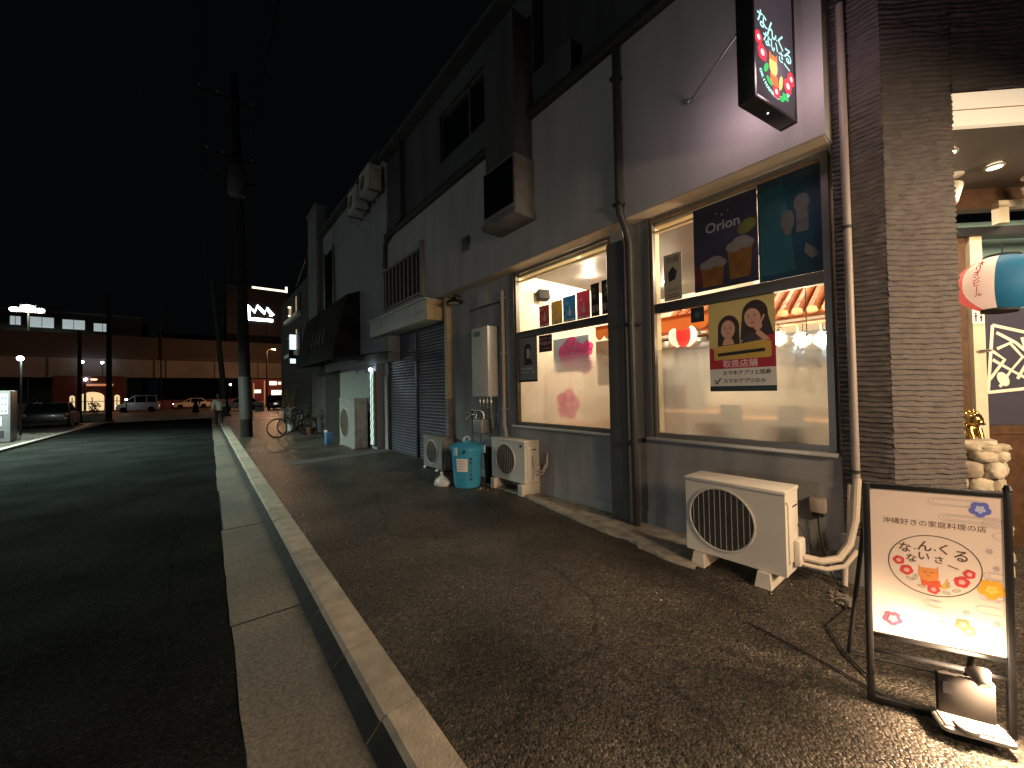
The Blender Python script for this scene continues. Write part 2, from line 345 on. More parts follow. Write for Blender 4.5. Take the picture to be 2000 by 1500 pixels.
# broken concrete apron along the wall
mb = MB(M_conc2); n = 60; top = []; 
for i in range(n+1):
    y = 1.55+i*(5.2-1.55)/n; e = 3.10+(y-1.6)*.165 if y < 4.2 else 3.53
    e += random.uniform(-.012, .012)+(.05*max(0, sin(y*9))*(y < 2.7)); top.append((e, y))
vs = []; fs = []
for e, y in top:
    h = .022+random.uniform(-.006, .006)
    vs += [(e, y, -.02), (e+.02, y, h), (e+.12+random.uniform(-.02, .03)*(y < 2.7), y, h+.004), (e+.16, y, .008), (3.9, y, .006)]
for i in range(n):
    for j in range(4): fs.append((5*i+j, 5*i+j+1, 5*i+6+j, 5*i+5+j))
mb.add(vs, fs); struct('concrete_path', mb)
mb = MB(mat('dull_strip', (.07, .07, .065), .95, var=.3)); mb.prism([(1.55, 9.35, -.03), (3.9, 9.7, -.03), (3.9, 10.3, -.03), (1.5, 9.75, -.03)], (0, 0, .035)); struct('crossing_path', mb)

# ================================================================== RESTAURANT BUILDING
B = thing('restaurant_building', 'grey two storey corner building with two lit restaurant windows and closed shutter', 'building', (3.85, 4, 0))
WX, UX = 3.85, 3.62
mb = MB(M_wall)
mb.box(WX, WX+.2, .72, 6.7, -.3, .95); mb.box(WX, WX+.2, 2.32, 2.82, .95, 3.4); mb.box(WX, WX+.2, 4.66, 6.7, .95, 3.4)
mb.box(WX, WX+.2, 10.0, 10.3, -.3, 3.4); mb.box(WX, WX+.2, 6.7, 10.0, 2.98, 3.4)
mb.box(WX-.012, WX+.02, .72, 6.62, -.05, .14)      # plinth
wl = mb.build('lower_wall', B)
mb = MB(M_wall_up); mb.box(UX, UX+.4, .71, 9.3, 3.37, 5.32)
mb.build('upper_wall', B)
mb = MB(stucco('second_storey_dim_render', (.075, .075, .08), .3)); mb.box(UX+.03, UX+.3, 3.2, 9.3, 5.32, 5.95); mb.box(UX+.03, UX+.3, 6.6, 9.3, 5.95, 7.25); mb.box(UX+.03, UX+.3, 3.9, 4.62, 5.95, 7.25); mb.box(UX+.03, UX+.3, 4.62, 6.6, 6.9, 7.25)  # darker copy of the wall render stands in for light fading with height
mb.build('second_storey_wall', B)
mb = MB(M_dkwall); mb.box(UX+.25, UX+.5, .4, 3.9, 5.32, 7.3); mb.box(UX+.5, 9, .4, 9.3, 7.25, 7.45); mb.box(UX-.2, UX+.6, 3.6, 9.3, 7.26, 7.36)
mb.build('roof', B)
mb = MB(M_dkpipe); mb.box(UX-.09, UX, .45, 9.3, 5.28, 5.40, .01); mb.build('roof_gutter', B)
mb = MB(M_dkpipe); mb.tube([(UX-.05, 2.49, 5.3), (UX-.05, 2.49, 3.5), (UX-.03, 2.49, 3.42), (WX-.2, 2.47, 3.28), (WX-.16, 2.46, 3.1), (WX-.16, 2.44, .0)], .038, 10)
for z in (4.9, 3.5, 2.2, .9): mb.box(WX-.21, WX, 2.43, 2.5, z, z+.03) if z < 3.3 else mb.box(UX-.1, UX, 2.44, 2.54, z, z+.03)
mb.build('downpipe', B)
mb = MB(M_dkpipe); mb.tube([(UX-.05, 8.27, 7.3), (UX-.05, 8.25, 5.5), (UX-.05, 9.3, 5.2), (UX-.05, 9.34, 4.6)], .05, 10); mb.build('downpipe', B)
mb = MB(mat('dark_grey_pilaster', (.075, .075, .073), .7)); mb.box(WX-.13, WX-.001, 2.54, 2.80, 0, 3.2, .03, 3)
mb.build('pilaster', B)
# 2F window, bay with panelled foot, lattice window, vent
mb = MB(M_dkgl); mb.box(UX+.12, UX+.2, 4.62, 6.6, 5.95, 6.9); w = sub('window', B, mb)
mb = MB(M_alu); mb.box(UX+.08, UX+.13, 4.62, 6.6, 5.95, 6.0); mb.box(UX+.08, UX+.13, 5.58, 5.64, 6, 6.9); mb.box(UX+.08, UX+.13, 4.62, 6.6, 6.85, 6.9); mb.build('frame', w)
mb = MB(M_dkwall); mb.box(3.30, UX+.02, 3.92, 4.6, 4.72, 6.7); bw = sub('bay_window', B, mb)
mb = MB(mat('bay_paint', (.13, .128, .122), .8, var=.25)); mb.box(3.27, UX+.015, 3.89, 4.63, 3.95, 4.70, .015); mb.box(3.24, UX+.012, 3.86, 4.66, 3.86, 3.94, .01); mb.build('panel_base', bw)
mb = MB(M_dkgl)
mb.box(3.262, 3.27, 3.93, 4.60, 4.03, 4.66)
for i in range(9): mb.box(3.256, 3.262, 3.95+i*.075, 3.965+i*.075, 4.03, 4.66)
mb.build('lattice', bw)
mb = MB(M_blackm); mb.box(UX-.02, UX-.001, 7.35, 9.5, 3.58, 4.52); w = sub('window', B, mb)
mb = MB(M_alul)
mb.mat(mat('dull_bar', (.20, .195, .19), .5, .3))
for i in range(9): mb.box(UX-.055, UX-.03, 7.55+i*.22, 7.575+i*.22, 3.6, 4.5)
mb.box(UX-.06, UX-.025, 7.3, 9.5, 4.5, 4.54); mb.box(UX-.06, UX-.025, 7.3, 9.5, 3.56, 3.6); mb.box(UX-.07, UX-.0, 7.28, 7.38, 3.5, 4.66); mb.build('bars', w)
mb = MB(mat('vent_steel', (.13, .13, .13), .5, .5)); mb.box(UX-.03, UX, 5.55, 5.78, 3.95, 4.2, .01)
for i in range(6): mb.box(UX-.036, UX-.028, 5.57, 5.76, 3.975+i*.036, 3.99+i*.036)
mb.build('vent_cover', B)
# shutter with its projecting housing
M_sh = mat('shutter_steel', (.09, .09, .125), .38, .3, var=.15, vs=5)
mb = MB(M_sh)
prof = []; z = -.12
while z < 2.96: prof += [(0, z), (.014, z+.018), (.018, z+.036), (.014, z+.052)]; z += .07
for (ya, yb) in ((6.78, 8.28), (8.36, 9.95)):
    vs = []; 
    for dx, z in prof: vs += [(WX+.08-dx, ya, z), (WX+.08-dx, yb, z)]
    mb.add(vs, [(2*i, 2*i+1, 2*i+3, 2*i+2) for i in range(len(prof)-1)])
sh = sub('shutter', B, mb)
mb = MB(mat('shutter_rail', (.07, .07, .085), .4, .5)); mb.box(WX+.02, WX+.09, 8.28, 8.36, -.15, 2.95); mb.box(WX+.0, WX+.09, 9.95, 10.02, -.15, 2.95); mb.box(WX, WX+.09, 6.72, 6.78, -.15, 2.95); mb.build('guide_rail', sh)
mb = MB(M_blackm); mb.box(WX+.09, WX+.16, 6.7, 10, -.15, 3.0); mb.build('backing', sh)
mb = MB(mat('green_lit_fascia', (.42, .47, .43), .55, var=.15, vs=5)); mb.box(3.42, WX+.0, 6.86, 10.05, 2.93, 3.33, .01)  # street lamp's green cast mixed into the fascia colour
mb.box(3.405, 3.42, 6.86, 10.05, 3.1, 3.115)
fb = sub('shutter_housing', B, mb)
mb = MB(M_alul); mb.box(3.38, WX, 6.84, 10.08, 3.332, 3.355); mb.build('flashing', fb)
mb = MB(mat('warm_lit_end', (.50, .38, .22), .6, var=.15, vs=10)); mb.box(3.425, WX, 6.825, 6.858, 2.935, 3.325); mb.build('warm_end_face', fb)  # warm light on the housing's end face painted as a tan slab
mb = MB(mat('timber_post', (.55, .44, .27), .6, var=.15, vs=10)); mb.box(3.74, WX-.001, 6.60, 6.72, 1.36, 3.34, .008); mb.build('post', B)
mb = MB(M_conc); mb.box(3.74, WX-.001, 6.60, 6.72, -.1, 1.36, .008); mb.build('post_footing', B)
# windows -------------------------------------------------------------
M_pane = glass('window_glass'); M_film = frosted('frosted_film', 1.72, 2.02)
def shopwin(y0, y1, z0=.97, z1=3.36, zt=2.36):
    mb = MB(M_alu); t = .045
    mb.box(WX+.005, WX+.075, y0, y0+t, z0, z1); mb.box(WX+.005, WX+.075, y1-t, y1, z0, z1); mb.box(WX+.005, WX+.075, y0+t, y1-t, z1-t, z1); mb.box(WX+.005, WX+.075, y0+t, y1-t, z0, z0+t)
    mb.box(WX-.03, WX+.005, y1-.02, y1+.02, z0-.02, z1); mb.box(WX-.012, WX+.005, y1-.06, y1-.035, z0, z1)
    w = sub('window', B, mb)
    mb = MB(mat('dark_transom', (.045, .042, .04), .45)); mb.box(WX+.0, WX+.07, y0+t, y1-t, zt-.05, zt+.05, .006); mb.build('transom', w)
    mb = MB(M_alul); mb.box(WX-.06, WX+.06, y0-.02, y1+.04, z0-.035, z0-.003, .006); mb.build('sill', w)
    mb = MB(M_pane); mb.box(WX+.050, WX+.056, y0+t, y1-t, zt+.05, z1-t); mb.build('pane', w)
    mb = MB(M_pane); mb.box(WX+.050, WX+.056, y0+t, y1-t, z0+t, zt-.05); p = sub('pane', w, mb)
    mb = MB(M_film); mb.add([(WX+.062, y0+t, z0+t), (WX+.062, y1-t, z0+t), (WX+.062, y1-t, zt-.05), (WX+.062, y0+t, zt-.05)], [(0, 1, 2, 3)]); mb.build('frosted_film', w)
    mb = MB(mat('cream_reveal', (.66, .58, .36), .5)); a, b = WX+.085, WX+.2
    mb.box(a, b, y0-.04, y0+.02, z0, z1+.04); mb.box(a, b, y1-.02, y1+.04, z0, z1+.04); mb.box(a, b, y0+.02, y1-.02, z1-.07, z1-.03); mb.box(a, b-.06, y0+.02, y1-.02, z1-.14, z1-.12)
    mb.build('reveal', w)
    mb = MB(M_wood); mb.box(a, b, y0, y1, z0-.04, z0+.0); mb.build('inner_sill', w)
shopwin(.75, 2.32); shopwin(2.82, 4.66)
mb = MB(mat('lintel_trim', (.5, .42, .32), .6)); mb.box(UX+.015, WX+.0, .72, 6.7, 3.362, 3.369); mb.build('soffit', B)
# stone clad corner: rows of split face tile standing proud by different amounts
U = Vector((.72, -.69, 0)).normalized(); NRM = Vector((-U.y, U.x, 0))      # along the splayed corner and into the building
P0 = Vector((3.84, .435, 0))
def cham(s, off, z): p = P0+U*s+NRM*off; return Vector((p.x, p.y, z))
def cbox(mb, s0, s1, o0, o1, z0, z1): return mb.prism([cham(s0, o0, z0), cham(s1, o0, z0), cham(s1, o1, z0), cham(s0, o1, z0)], (0, 0, z1-z0))
M_stone = [mat('split_stone_%d' % i, Vector(c)*.85, .85, var=.2, vs=12, bump=.4, bs=80) for i, c in enumerate([(.10, .088, .084), (.080, .072, .070), (.110, .097, .092)])]
def cladding(mb, A, D, N, L, z0, z1):
    # fine courses of split-face tile: each course leans out to a crisp lower edge and wanders a little
    ns = max(6, int(L/.016)); nz = int((z1-z0)/.0045); vs = []; rnd = {}
    for i in range(nz+1):
        for j in range(ns+1):
            q, z = j/ns*L, z0+(z1-z0)*i/nz
            zz = z+.016*noise.noise(Vector((q*4.5, z*2.5, A.x*3)))+.007*noise.noise(Vector((q*15, z*9, 1)))
            r = math.floor(zz/.037); f = zz/.037-r; blk = (r, math.floor((q+(r*.37 % 1)*.3)/.3))
            if blk not in rnd: rnd[blk] = random.uniform(-.003, .003)
            d = .014+rnd[blk]*1.5+.013*(1-f)*min(1, f*5)-.005*(f < .12)+.006*noise.noise(Vector((q*14, z*45, r)))
            p = A+D*q-N*d; vs.append((p.x, p.y, z))
    mb.mat(M_stone[0]); w = ns+1; mb.add(vs, [(i*w+j, i*w+j+1, (i+1)*w+j+1, (i+1)*w+j) for i in range(nz) for j in range(ns)])
mb = MB(M_stone[0])
cladding(mb, Vector((3.84, .715, 0)), Vector((0, -1, 0)), Vector((1, 0, 0)), .289, .36, 5.6)
cladding(mb, P0-U*.008, U, NRM, .463, .36, 5.6); cladding(mb, P0+U*.455, U, NRM, 3.1, 3.56, 5.6); cladding(mb, P0+U*2.62, U, NRM, .95, .36, 3.56)
mb.build('stone_cladding', B, smooth=60)
mb = MB(M_dkwall)
mb.prism([(3.86, .72, -.1), (3.86, .44, -.1), cham(.45, .02, -.1), cham(.45, .22, -.1), (4.06, .72, -.1)], (0, 0, 5.7))
mb.prism([cham(.46, .03, 3.3), cham(2.2, .03, 3.3), cham(2.2, .2, 3.3), cham(.46, .2, 3.3)], (0, 0, 2.3)); cbox(mb, 2.62, 3.6, .03, .3, -.1, 5.6); cbox(mb, 2.2, 3.6, .03, .2, 3.57, 5.6); mb.build('corner_wall', B)
mb = MB(M_wall); mb.box(3.80, 3.9, .445, .73, -.05, .36); mb.prism([cham(0, -.02, -.05), cham(.455, -.02, -.05), cham(.455, .1, -.05), cham(0, .1, -.05)], (0, 0, .41)); mb.build('corner_plinth', B)
# entrance recess
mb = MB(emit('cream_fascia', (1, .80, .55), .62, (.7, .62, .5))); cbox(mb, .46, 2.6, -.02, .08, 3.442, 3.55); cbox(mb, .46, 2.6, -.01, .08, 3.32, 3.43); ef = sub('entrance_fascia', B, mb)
mb = MB(mat('fascia_joint', (.25, .2, .14), .7)); cbox(mb, .462, 2.6, -.005, .08, 3.4305, 3.4415); mb.build('joint', ef)
mb = MB(mat('recess_ceiling', (.085, .072, .064), .4)); cbox(mb, .2, 2.8, .0, 1.1, 3.26, 3.30); mb.build('recess_ceiling', B)
mb = MB(M_wall); cbox(mb, .30, .45, .12, .95, -.05, 3.3); mb.build('recess_side_wall', B)
mb = MB(mat('entrance_wood', (.085, .042, .020), .5, var=.35, vs=14)); cbox(mb, .9, 3, .86, .96, 3.08, 3.26); cbox(mb, 1.0, 1.43, .90, .96, 0, 2.83); cbox(mb, 1.55, 3, .9, .96, -.05, 1.08); cbox(mb, 1.40, 1.56, .9, .96, -.05, .2); cbox(mb, 1.55, 3, .885, .9, 1.02, 1.1)
mb.build('entrance_woodwork', B)
mb = MB(M_black); cbox(mb, 1.0, 3, .85, .97, 2.83, 2.91); d = sub('entrance_door', B, mb)
mb = MB(mat('pale_post', (.62, .55, .40), .5)); cbox(mb, 1.45, 1.55, .88, .96, .2, 2.83); mb.build('door_post', d)
mb = MB(mat('navy_curtain', (.035, .035, .06), .8)); cbox(mb, 1.56, 2.6, .93, .95, 1.1, 2.33); nv = sub('door_curtain', d, mb)
mb = MB(mat('cream_applique', (.75, .70, .58), .7)); mb.T = Matrix.Translation(cham(1.60, .925, 1.4)) @ Matrix(((U.x, 0, -NRM.x), (U.y, 0, -NRM.y), (0, 1, 0))).to_4x4()
for pts in ([(0, 0), (.42, .04)], [(0, 0), (.06, .62)], [(.06, .62), (.42, .52)], [(.02, .12), (.15, .3), (.05, .38)], [(.05, .3), (.2, .2), (.3, .32), (.2, .45), (.09, .4)], [(.1, .05), (.2, .2), (.36, .1)], [(.09, .55), (.25, .45), (.4, .3)], [(.25, .12), (.35, .3), (.3, .5)]): mb.line(pts, .028, 0)
mb.ell(.13, .12, .045, .07, .0005, .5); mb.build('applique', nv)
mb = MB(M_steel); mb.tube([cham(1.48, .86, 1.78), cham(1.49, .83, 1.78), cham(1.53, .83, 1.78), cham(1.54, .86, 1.78)], .012, 8); mb.build('handle', d)
mb = MB(M_paper); cbox(mb, 1.44, 1.54, .872, .878, 2.03, 2.16); ts = sub('toilet_sign', d, mb)
mb = MB(M_blackm); mb.T = Matrix.Translation(cham(1.49, .8715, 2.09)) @ Matrix(((U.x, 0, -NRM.x), (U.y, 0, -NRM.y), (0, 1, 0))).to_4x4()
for x in (-.022, .022): mb.ell(x, .032, .009, .009, 0); mb.poly([(x-.014, -.01), (x, .024), (x+.014, -.01)] if x > 0 else [(x-.014, .02), (x+.014, .02), (x, -.02)], 0); mb.rect(x-.006, x+.006, -.04, -.005, .0002)
mb.build('pictogram', ts)
mb = MB(M_pane); cbox(mb, 1.56, 2.6, .92, .925, 2.35, 2.83); mb.build('pane', d)
mb = MB(mat('cream_wall', (.62, .56, .44), .7)); cbox(mb, 1.2, 1.9, 1.5, 1.52, 0, 3.2); mb.mat(mat('teal_wall', (.25, .42, .40), .7)); cbox(mb, 1.9, 3.2, 1.5, 1.52, 0, 3.2); mb.build('vestibule_wall', B)
# interior of the restaurant room
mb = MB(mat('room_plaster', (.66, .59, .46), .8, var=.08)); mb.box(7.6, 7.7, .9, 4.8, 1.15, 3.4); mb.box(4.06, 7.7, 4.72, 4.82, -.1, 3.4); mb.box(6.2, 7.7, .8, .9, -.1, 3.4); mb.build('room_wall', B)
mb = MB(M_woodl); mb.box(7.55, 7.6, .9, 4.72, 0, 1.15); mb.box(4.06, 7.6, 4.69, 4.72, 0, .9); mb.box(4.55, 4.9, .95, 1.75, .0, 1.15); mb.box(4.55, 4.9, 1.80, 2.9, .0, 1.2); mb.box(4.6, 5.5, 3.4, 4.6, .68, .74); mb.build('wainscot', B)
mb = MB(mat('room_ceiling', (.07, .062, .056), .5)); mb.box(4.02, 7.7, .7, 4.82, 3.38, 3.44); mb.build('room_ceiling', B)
mb = MB(M_wood); mb.box(4.06, 7.7, .7, 4.8, -.1, 0); mb.build('room_floor', B)
RD_ = mat('label_red', (.4, .03, .03), .6)
# ------------------------------------------------------------------ things inside the restaurant
t = thing('tiled_eave', 'curved terracotta tiled eave over the bar inside the right window', 'eave', (5.3, 1.7, 2.3))
mb = MB(mat('terracotta', (.42, .15, .06), .6, var=.3, vs=12)); mb.add([(5.0, .95, 2.28), (5.0, 2.9, 2.28), (5.75, 2.9, 2.78), (5.75, .95, 2.78), (5.0, .95, 2.22), (5.0, 2.9, 2.22), (5.75, 2.9, 2.7), (5.75, .95, 2.7)], [(0, 1, 2, 3), (4, 7, 6, 5), (0, 4, 5, 1), (1, 5, 6, 2), (2, 6, 7, 3), (3, 7, 4, 0)])
for i in range(15): mb.tube([(4.97, 1.0+i*.13, 2.29), (5.37, 1.0+i*.13, 2.56), (5.75, 1.0+i*.13, 2.81)], .05, 10)
mb.build('roof_tile', t)
mb = MB(mat('plaster_spots', (.7, .62, .5), .8))
for i in range(15):
    for q in (.15, .5, .85): mb.box(4.95+q*.78, 5.0+q*.78, .98+i*.13, 1.02+i*.13, 2.33+q*.5, 2.36+q*.5)
mb.build('mortar', t)
mb = MB(M_wood); mb.tube([(4.95, .95, 2.16), (4.95, 2.95, 2.16)], .025); mb.box(5.6, 5.68, 2.86, 2.94, 0, 2.7); mb.build('beam', t)
LAMPC = (1, .66, .34)
for i, (y, z, lab) in enumerate([(1.42, 2.02, 'bare glowing bulb under the tiled eave beside the two women poster'), (1.20, 1.98, 'middle glowing bulb of the three under the tiled eave'), (1.03, 1.96, 'glowing bulb under the tiled eave nearest the stone corner')]):
    b = thing('pendant_bulb', lab, 'light bulb', (4.9, y, z), group='bulbs under the tiled eave')
    mb = MB(M_bulb); mb.lathe([(.001, -.05), (.03, -.04), (.042, -.01), (.03, .03), (.015, .05)], 14, 4.9, y, z); mb.build('bulb', b)
    mb = MB(M_black); mb.lathe([(.016, .05), (.016, .09), (.004, .1), (.003, .17)], 8, 4.9, y, z); mb.build('socket', b)
    lamp('bulb_light', 'POINT', (4.82, y, z), 20, (1, .74, .45), b, .05)
for i, (y, c) in enumerate([(1.27, (.2, .38, .62)), (1.07, (.18, .36, .66))]):
    b = thing('glass_float', 'blue glass float hanging %s under the tiled eave' % ('left' if i == 0 else 'right'), 'float', (5.0, y, 1.9), group='blue floats under the eave')
    mb = MB(mat('blue_glass', (.15, .33, .62), .2, var=.1)); mb.lathe([(.001, -.09), (.05, -.07), (.07, 0), (.05, .07), (.02, .09)], 16, 5.0, y, 1.84); mb.build('float', b)
    mb = MB(M_pvc); mb.tube([(5.0, y, 1.93), (5.0, y, 2.16)], .006, 6); mb.build('cord', b)
def lantern(loc, r, h, cols, label, txt, tilt=0, ang=0, world=False):
    b = thing('paper_lantern', label, 'lantern', loc, world=False, rot=(tilt, 0, ang))
    n = 48; prof = []
    for i in range(25):
        q = -1+2*i/24; rr = r*(1-abs(q)**2.6*.62)*(1-.018*(i % 2)); prof.append((rr, q*h/2))
    mb = MB(PW); vs = []
    for rr, z in prof: vs += [(rr*cos(2*pi*k/n), rr*sin(2*pi*k/n), z) for k in range(n)]
    for k in range(n):
        mb.mat(cols((k+.5)*360/n) if callable(cols) else cols[int(k/n*len(cols))]); 
        for i in range(24): mb.fm.append(mb.cur); mb.f.append([i*n+k, i*n+(k+1) % n, (i+1)*n+(k+1) % n, (i+1)*n+k])
    mb.v = [Vector(v) for v in vs]; mb.build('paper_shade', b, 60)
    for s in (-1, 1):
        mb = MB(M_blackm); mb.lathe([(r*.40, s*h/2-.012), (r*.40, s*h/2+.014), (r*.34, s*h/2+.014)], 24); mb.build('ring', b)
    mb = MB(M_blackm); mb.tube([(0, 0, h/2), (0, 0, h/2+.12)], .004, 6); mb.build('hanging_cord', b)
    return b
PR, PW, PB = mat('red_paper', (.75, .03, .03), .7, trans=.5), mat('lantern_white', (.8, .74, .68), .7, trans=.5, var=.03), mat('blue_paper', (.012, .13, .26), .7, trans=.35)
ln = lantern((4.55, 2.31, 2.13), .16, .29, (lambda a: PR if (a-212+29) % 120 < 58 else PW), 'red and white paper lantern hanging inside the right window', '')
mb = MB(PR); mb.T = Matrix.Rotation(R(168), 4, 'Z') @ Matrix(((0, 0, 1, .162), (1, 0, 0, 0), (0, 1, 0, 0), (0, 0, 0, 1)))
for i, c in enumerate('オリオン'): mb.text(c, .05, 0, .09-.05*i, 0)
mb.build('lettering', ln)
lamp('lantern_light', 'POINT', (0, 0, 0), 4, (1, .75, .5), ln, .05)
def downlight(loc, label, power, spot=150, r=.05, group='ceiling downlights'):
    b = thing('downlight', label, 'downlight', loc, group=group)
    x, y, z = loc
    mb = MB(M_alul); mb.lathe([(r*1.25, 0), (r*1.3, -.012), (r, -.016), (r, 0)], 20, x, y, z, cap=False); mb.build('trim_ring', b)
    mb = MB(emit('downlight_lens', (1, .78, .5), 16)); mb.lathe([(.001, -.006), (r, -.004)], 20, x, y, z, cap=False); mb.build('lens', b)
    lamp('downlight_beam', 'SPOT' if spot < 150 else 'POINT', (x, y, z-.05), power, (1, .79, .56), b, r, spot if spot < 150 else None, .7, (x, y, 0)); return b
downlight((4.75, 2.95, 3.375), 'round ceiling downlight inside, left of the beer poster', 50)
downlight((5.6, 1.6, 3.375), 'round ceiling downlight inside, deep above the tiled eave', 85)
downlight((6.6, 3.6, 3.375), 'round ceiling downlight at the far side of the room', 62)
downlight((5.0, 4.1, 3.375), 'round ceiling downlight near the room corner by the wall speaker', 60)
downlight((4.2, 3.62, 3.375), 'round ceiling downlight close behind the left window glass', 110)
downlight((6.1, 4.0, 3.375), 'round ceiling downlight high in the left window', 60)
downlight((4.62, 1.3, 3.375), 'round ceiling downlight behind the blue drink poster', 60)
sp = thing('wall_speaker', 'small black box speaker on the cream wall in the left window', 'speaker', (4.42, 4.6, 3.05))
mb = MB(M_blackm); mb.T = Matrix.Translation((4.42, 4.6, 3.07)) @ Euler((R(-12), 0, R(-18))).to_matrix().to_4x4(); mb.box(-.1, .1, -.07, .07, -.08, .08, .012); mb.build('cabinet', sp)
mb = MB(M_steel); mb.tube([(4.42, 4.66, 3.1), (4.42, 4.73, 3.14)], .012); mb.build('bracket', sp)
# short curtain and chairs close behind the frosted glass
t = thing('short_curtain', 'blue grey short curtain hanging behind the frosted glass under the lantern', 'curtain', (4.32, 2.1, 1.55), world=False, rot=FACE_X)
mb = MB(mat('slate_cloth', (.22, .26, .31), .8, trans=.3)); n = 24; mb.add([(-.22+.44*i/n, z, .012*sin(i*1.1)) for i in range(n+1) for z in (0, .38)], [(2*i, 2*i+2, 2*i+3, 2*i+1) for i in range(n)]); mb.build('cloth', t)
mb = MB(M_wood); mb.tube([(-.25, .39, 0), (.25, .39, 0)], .012); mb.build('rod', t)
for y, lb in ((1.62, 'dark high backed chair blurred behind the frosted glass below the two women poster'), (1.12, 'dark high backed chair blurred behind the right end of the frosted glass')):
    t = thing('chair', lb, 'chair', (4.15, y, 0), group='chairs behind the frosted glass'); mb = MB(mat('chair_wood', (.10, .06, .035), .5)); mb.box(4.10, 4.125, y-.10, y+.10, .5, 1.32, .008); mb.build('backrest', t)
    mb = MB(MATS['chair_wood']); mb.box(4.10, 4.45, y-.19, y+.19, .44, .48, .01); mb.build('seat', t)
    for q in (-.17, .17):
        for xx in (4.12, 4.42): mb = MB(MATS['chair_wood']); mb.box(xx-.015, xx+.015, y+q-.015, y+q+.015, 0, .44); mb.build('leg', t)
# kitchen hood, bottle shelf, hanging fern
t = thing('kitchen_hood', 'long steel kitchen hood with bluish front over the counter at the back of the room', 'hood', (6.2, 2.2, 1.75))
mb = MB(mat('hood_steel', (.30, .33, .38), .3, .7)); mb.prism([(5.85, 1.2, 1.78), (6.6, 1.2, 1.78), (6.6, 1.2, 2.2), (6.1, 1.2, 2.2), (5.85, 1.2, 1.95)], (0, 1.6, 0)); mb.build('hood', t)
mb = MB(M_steel); mb.box(6.25, 6.45, 1.9, 2.1, 2.2, 3.38); mb.build('duct', t)
t = thing('bottle_shelf', 'wooden shelf on the back wall carrying the row of liquor bottles', 'shelf', (7.5, 3.4, 1.75))
mb = MB(M_wood); mb.box(7.35, 7.6, 2.7, 4.6, 1.85, 1.89); mb.box(7.35, 7.6, 2.7, 4.6, 2.3, 2.33); mb.build('board', t)
bt = [mat('bottle_%d' % i, c, .2) for i, c in enumerate([(.05, .12, .05), (.25, .12, .03), (.10, .15, .25), (.45, .42, .35)])]
for z in (1.891, 2.331):
    for k in range(11):
        b = thing('liquor_bottle', 'liquor bottle in the row on the back wall shelf inside', 'bottle', (7.46, 2.8+k*.165, z), group='bottles on the back shelf')
        mb = MB(random.choice(bt)); mb.lathe([(.04, 0), (.042, .02), (.042, .19), (.018, .25), (.016, .31)], 12, 7.46, 2.8+k*.165, z); mb.build('glass', b)
        mb = MB(random.choice((M_paper, RD_, M_blackm))); mb.lathe([(.0435, .05), (.0435, .14)], 12, 7.46, 2.8+k*.165, z, cap=False); mb.build('paper_label', b)
t = thing('hanging_fern', 'dark grey green fern hanging inside at the right end of the right window', 'plant', (4.2, .98, 1.7)); mb = MB(mat('fern', (.07, .09, .06), .6, var=.5))
for k in range(240):
    a = random.uniform(0, 2*pi); e = random.uniform(-1.2, .9); r = random.uniform(.03, .2); p = Vector((4.2+cos(a)*r*cos(e)*.8, 1.0+sin(a)*r*cos(e), 1.82+r*sin(e))); d = Vector((cos(a), sin(a), random.uniform(-1, .3))).normalized()*.09; q = d.cross(Vector((0, 0, 1))).normalized()*.012
    mb.add([p, p+d*.5+q, p+d, p+d*.5-q], [(0, 1, 2, 3)])
mb.build('fronds', t); mb = MB(M_black); mb.tube([(4.2, 1.0, 1.9), (4.2, 1.0, 3.37)], .004, 5); mb.build('cord', t)
# hibiscus cloth and menu sheet behind the left window
hb = thing('hibiscus_banner', 'blue grey banner with big pink hibiscus flowers behind the left window', 'banner', (4.40, 4.04, 1.05), world=False, rot=FACE_X)
mb = MB(mat('blue_grey_cloth', (.42, .50, .58), .8, trans=.5)); mb.box(-.32, .40, .72, 1.25, -.004, 0); mb.build('cloth', hb)
mb = MB(mat('pink_print', (.95, .13, .40), .8, trans=.5, var=.06))
for x, y, r, a in [(.06, .98, .27, .3), (.30, .82, .15, .9), (-.06, .22, .24, .1), (.37, 1.05, .12, .4)]: mb.flower(x, y, r, .002, a, 5, .62)
mb.line([(.02, .7), (0, .45)], .02, .001)
hp = mb.build('flower_print', hb)
mb = MB(mat('navy_print', (.20, .20, .36), .8))
for x, y, r, a in [(.06, .98, .27, .3), (.30, .82, .15, .9)]:
    for k in range(5):
        q = a+2*pi*k/5; mb.line([(x, y), (x+cos(q)*r*.8, y+sin(q)*r*.8)], .009, .004); mb.line([(x+cos(q+.63)*r*.3, y+sin(q+.63)*r*.3), (x+cos(q+.63)*r*1.02, y+sin(q+.63)*r*1.02)], .022, .004)
        for e in (-.25, .25): mb.line([(x+cos(q)*r*.25, y+sin(q)*r*.25), (x+cos(q+e)*r*.75, y+sin(q+e)*r*.75)], .005, .004)
mb.build('vein_print', hb)
mn = thing('menu_sheet', 'pale brown paper sheet hung behind the left window beside the banner', 'paper sheet', (4.35, 3.3, 1.55), world=False, rot=FACE_X)
mb = MB(mat('kraft_paper', (.60, .47, .36), .8, trans=.3)); mb.box(-.17, .17, 0, .62, -.003, 0, ); mb.build('sheet', mn)
mb = MB(mat('brown_print', (.5, .30, .18), .8)); mb.ell(0, .25, .05, .13, .002); mb.line([(-.1, .5), (0, .42), (.1, .5)], .012, .002); mb.build('drawing', mn)
tb = thing('orange_valance', 'orange scalloped valance under the transom of the left window', 'valance', (4.2, 3.0, 2.15), world=False, rot=FACE_X)
mb = MB(mat('orange_cloth', (.65, .2, .05), .8, trans=.4)); mb.poly([(-.35, .2), (-.35, .08)]+[(-.35+.02*i, .06-.05*abs(sin(i*.45))) for i in range(1, 30)]+[(.25, .2)], 0)
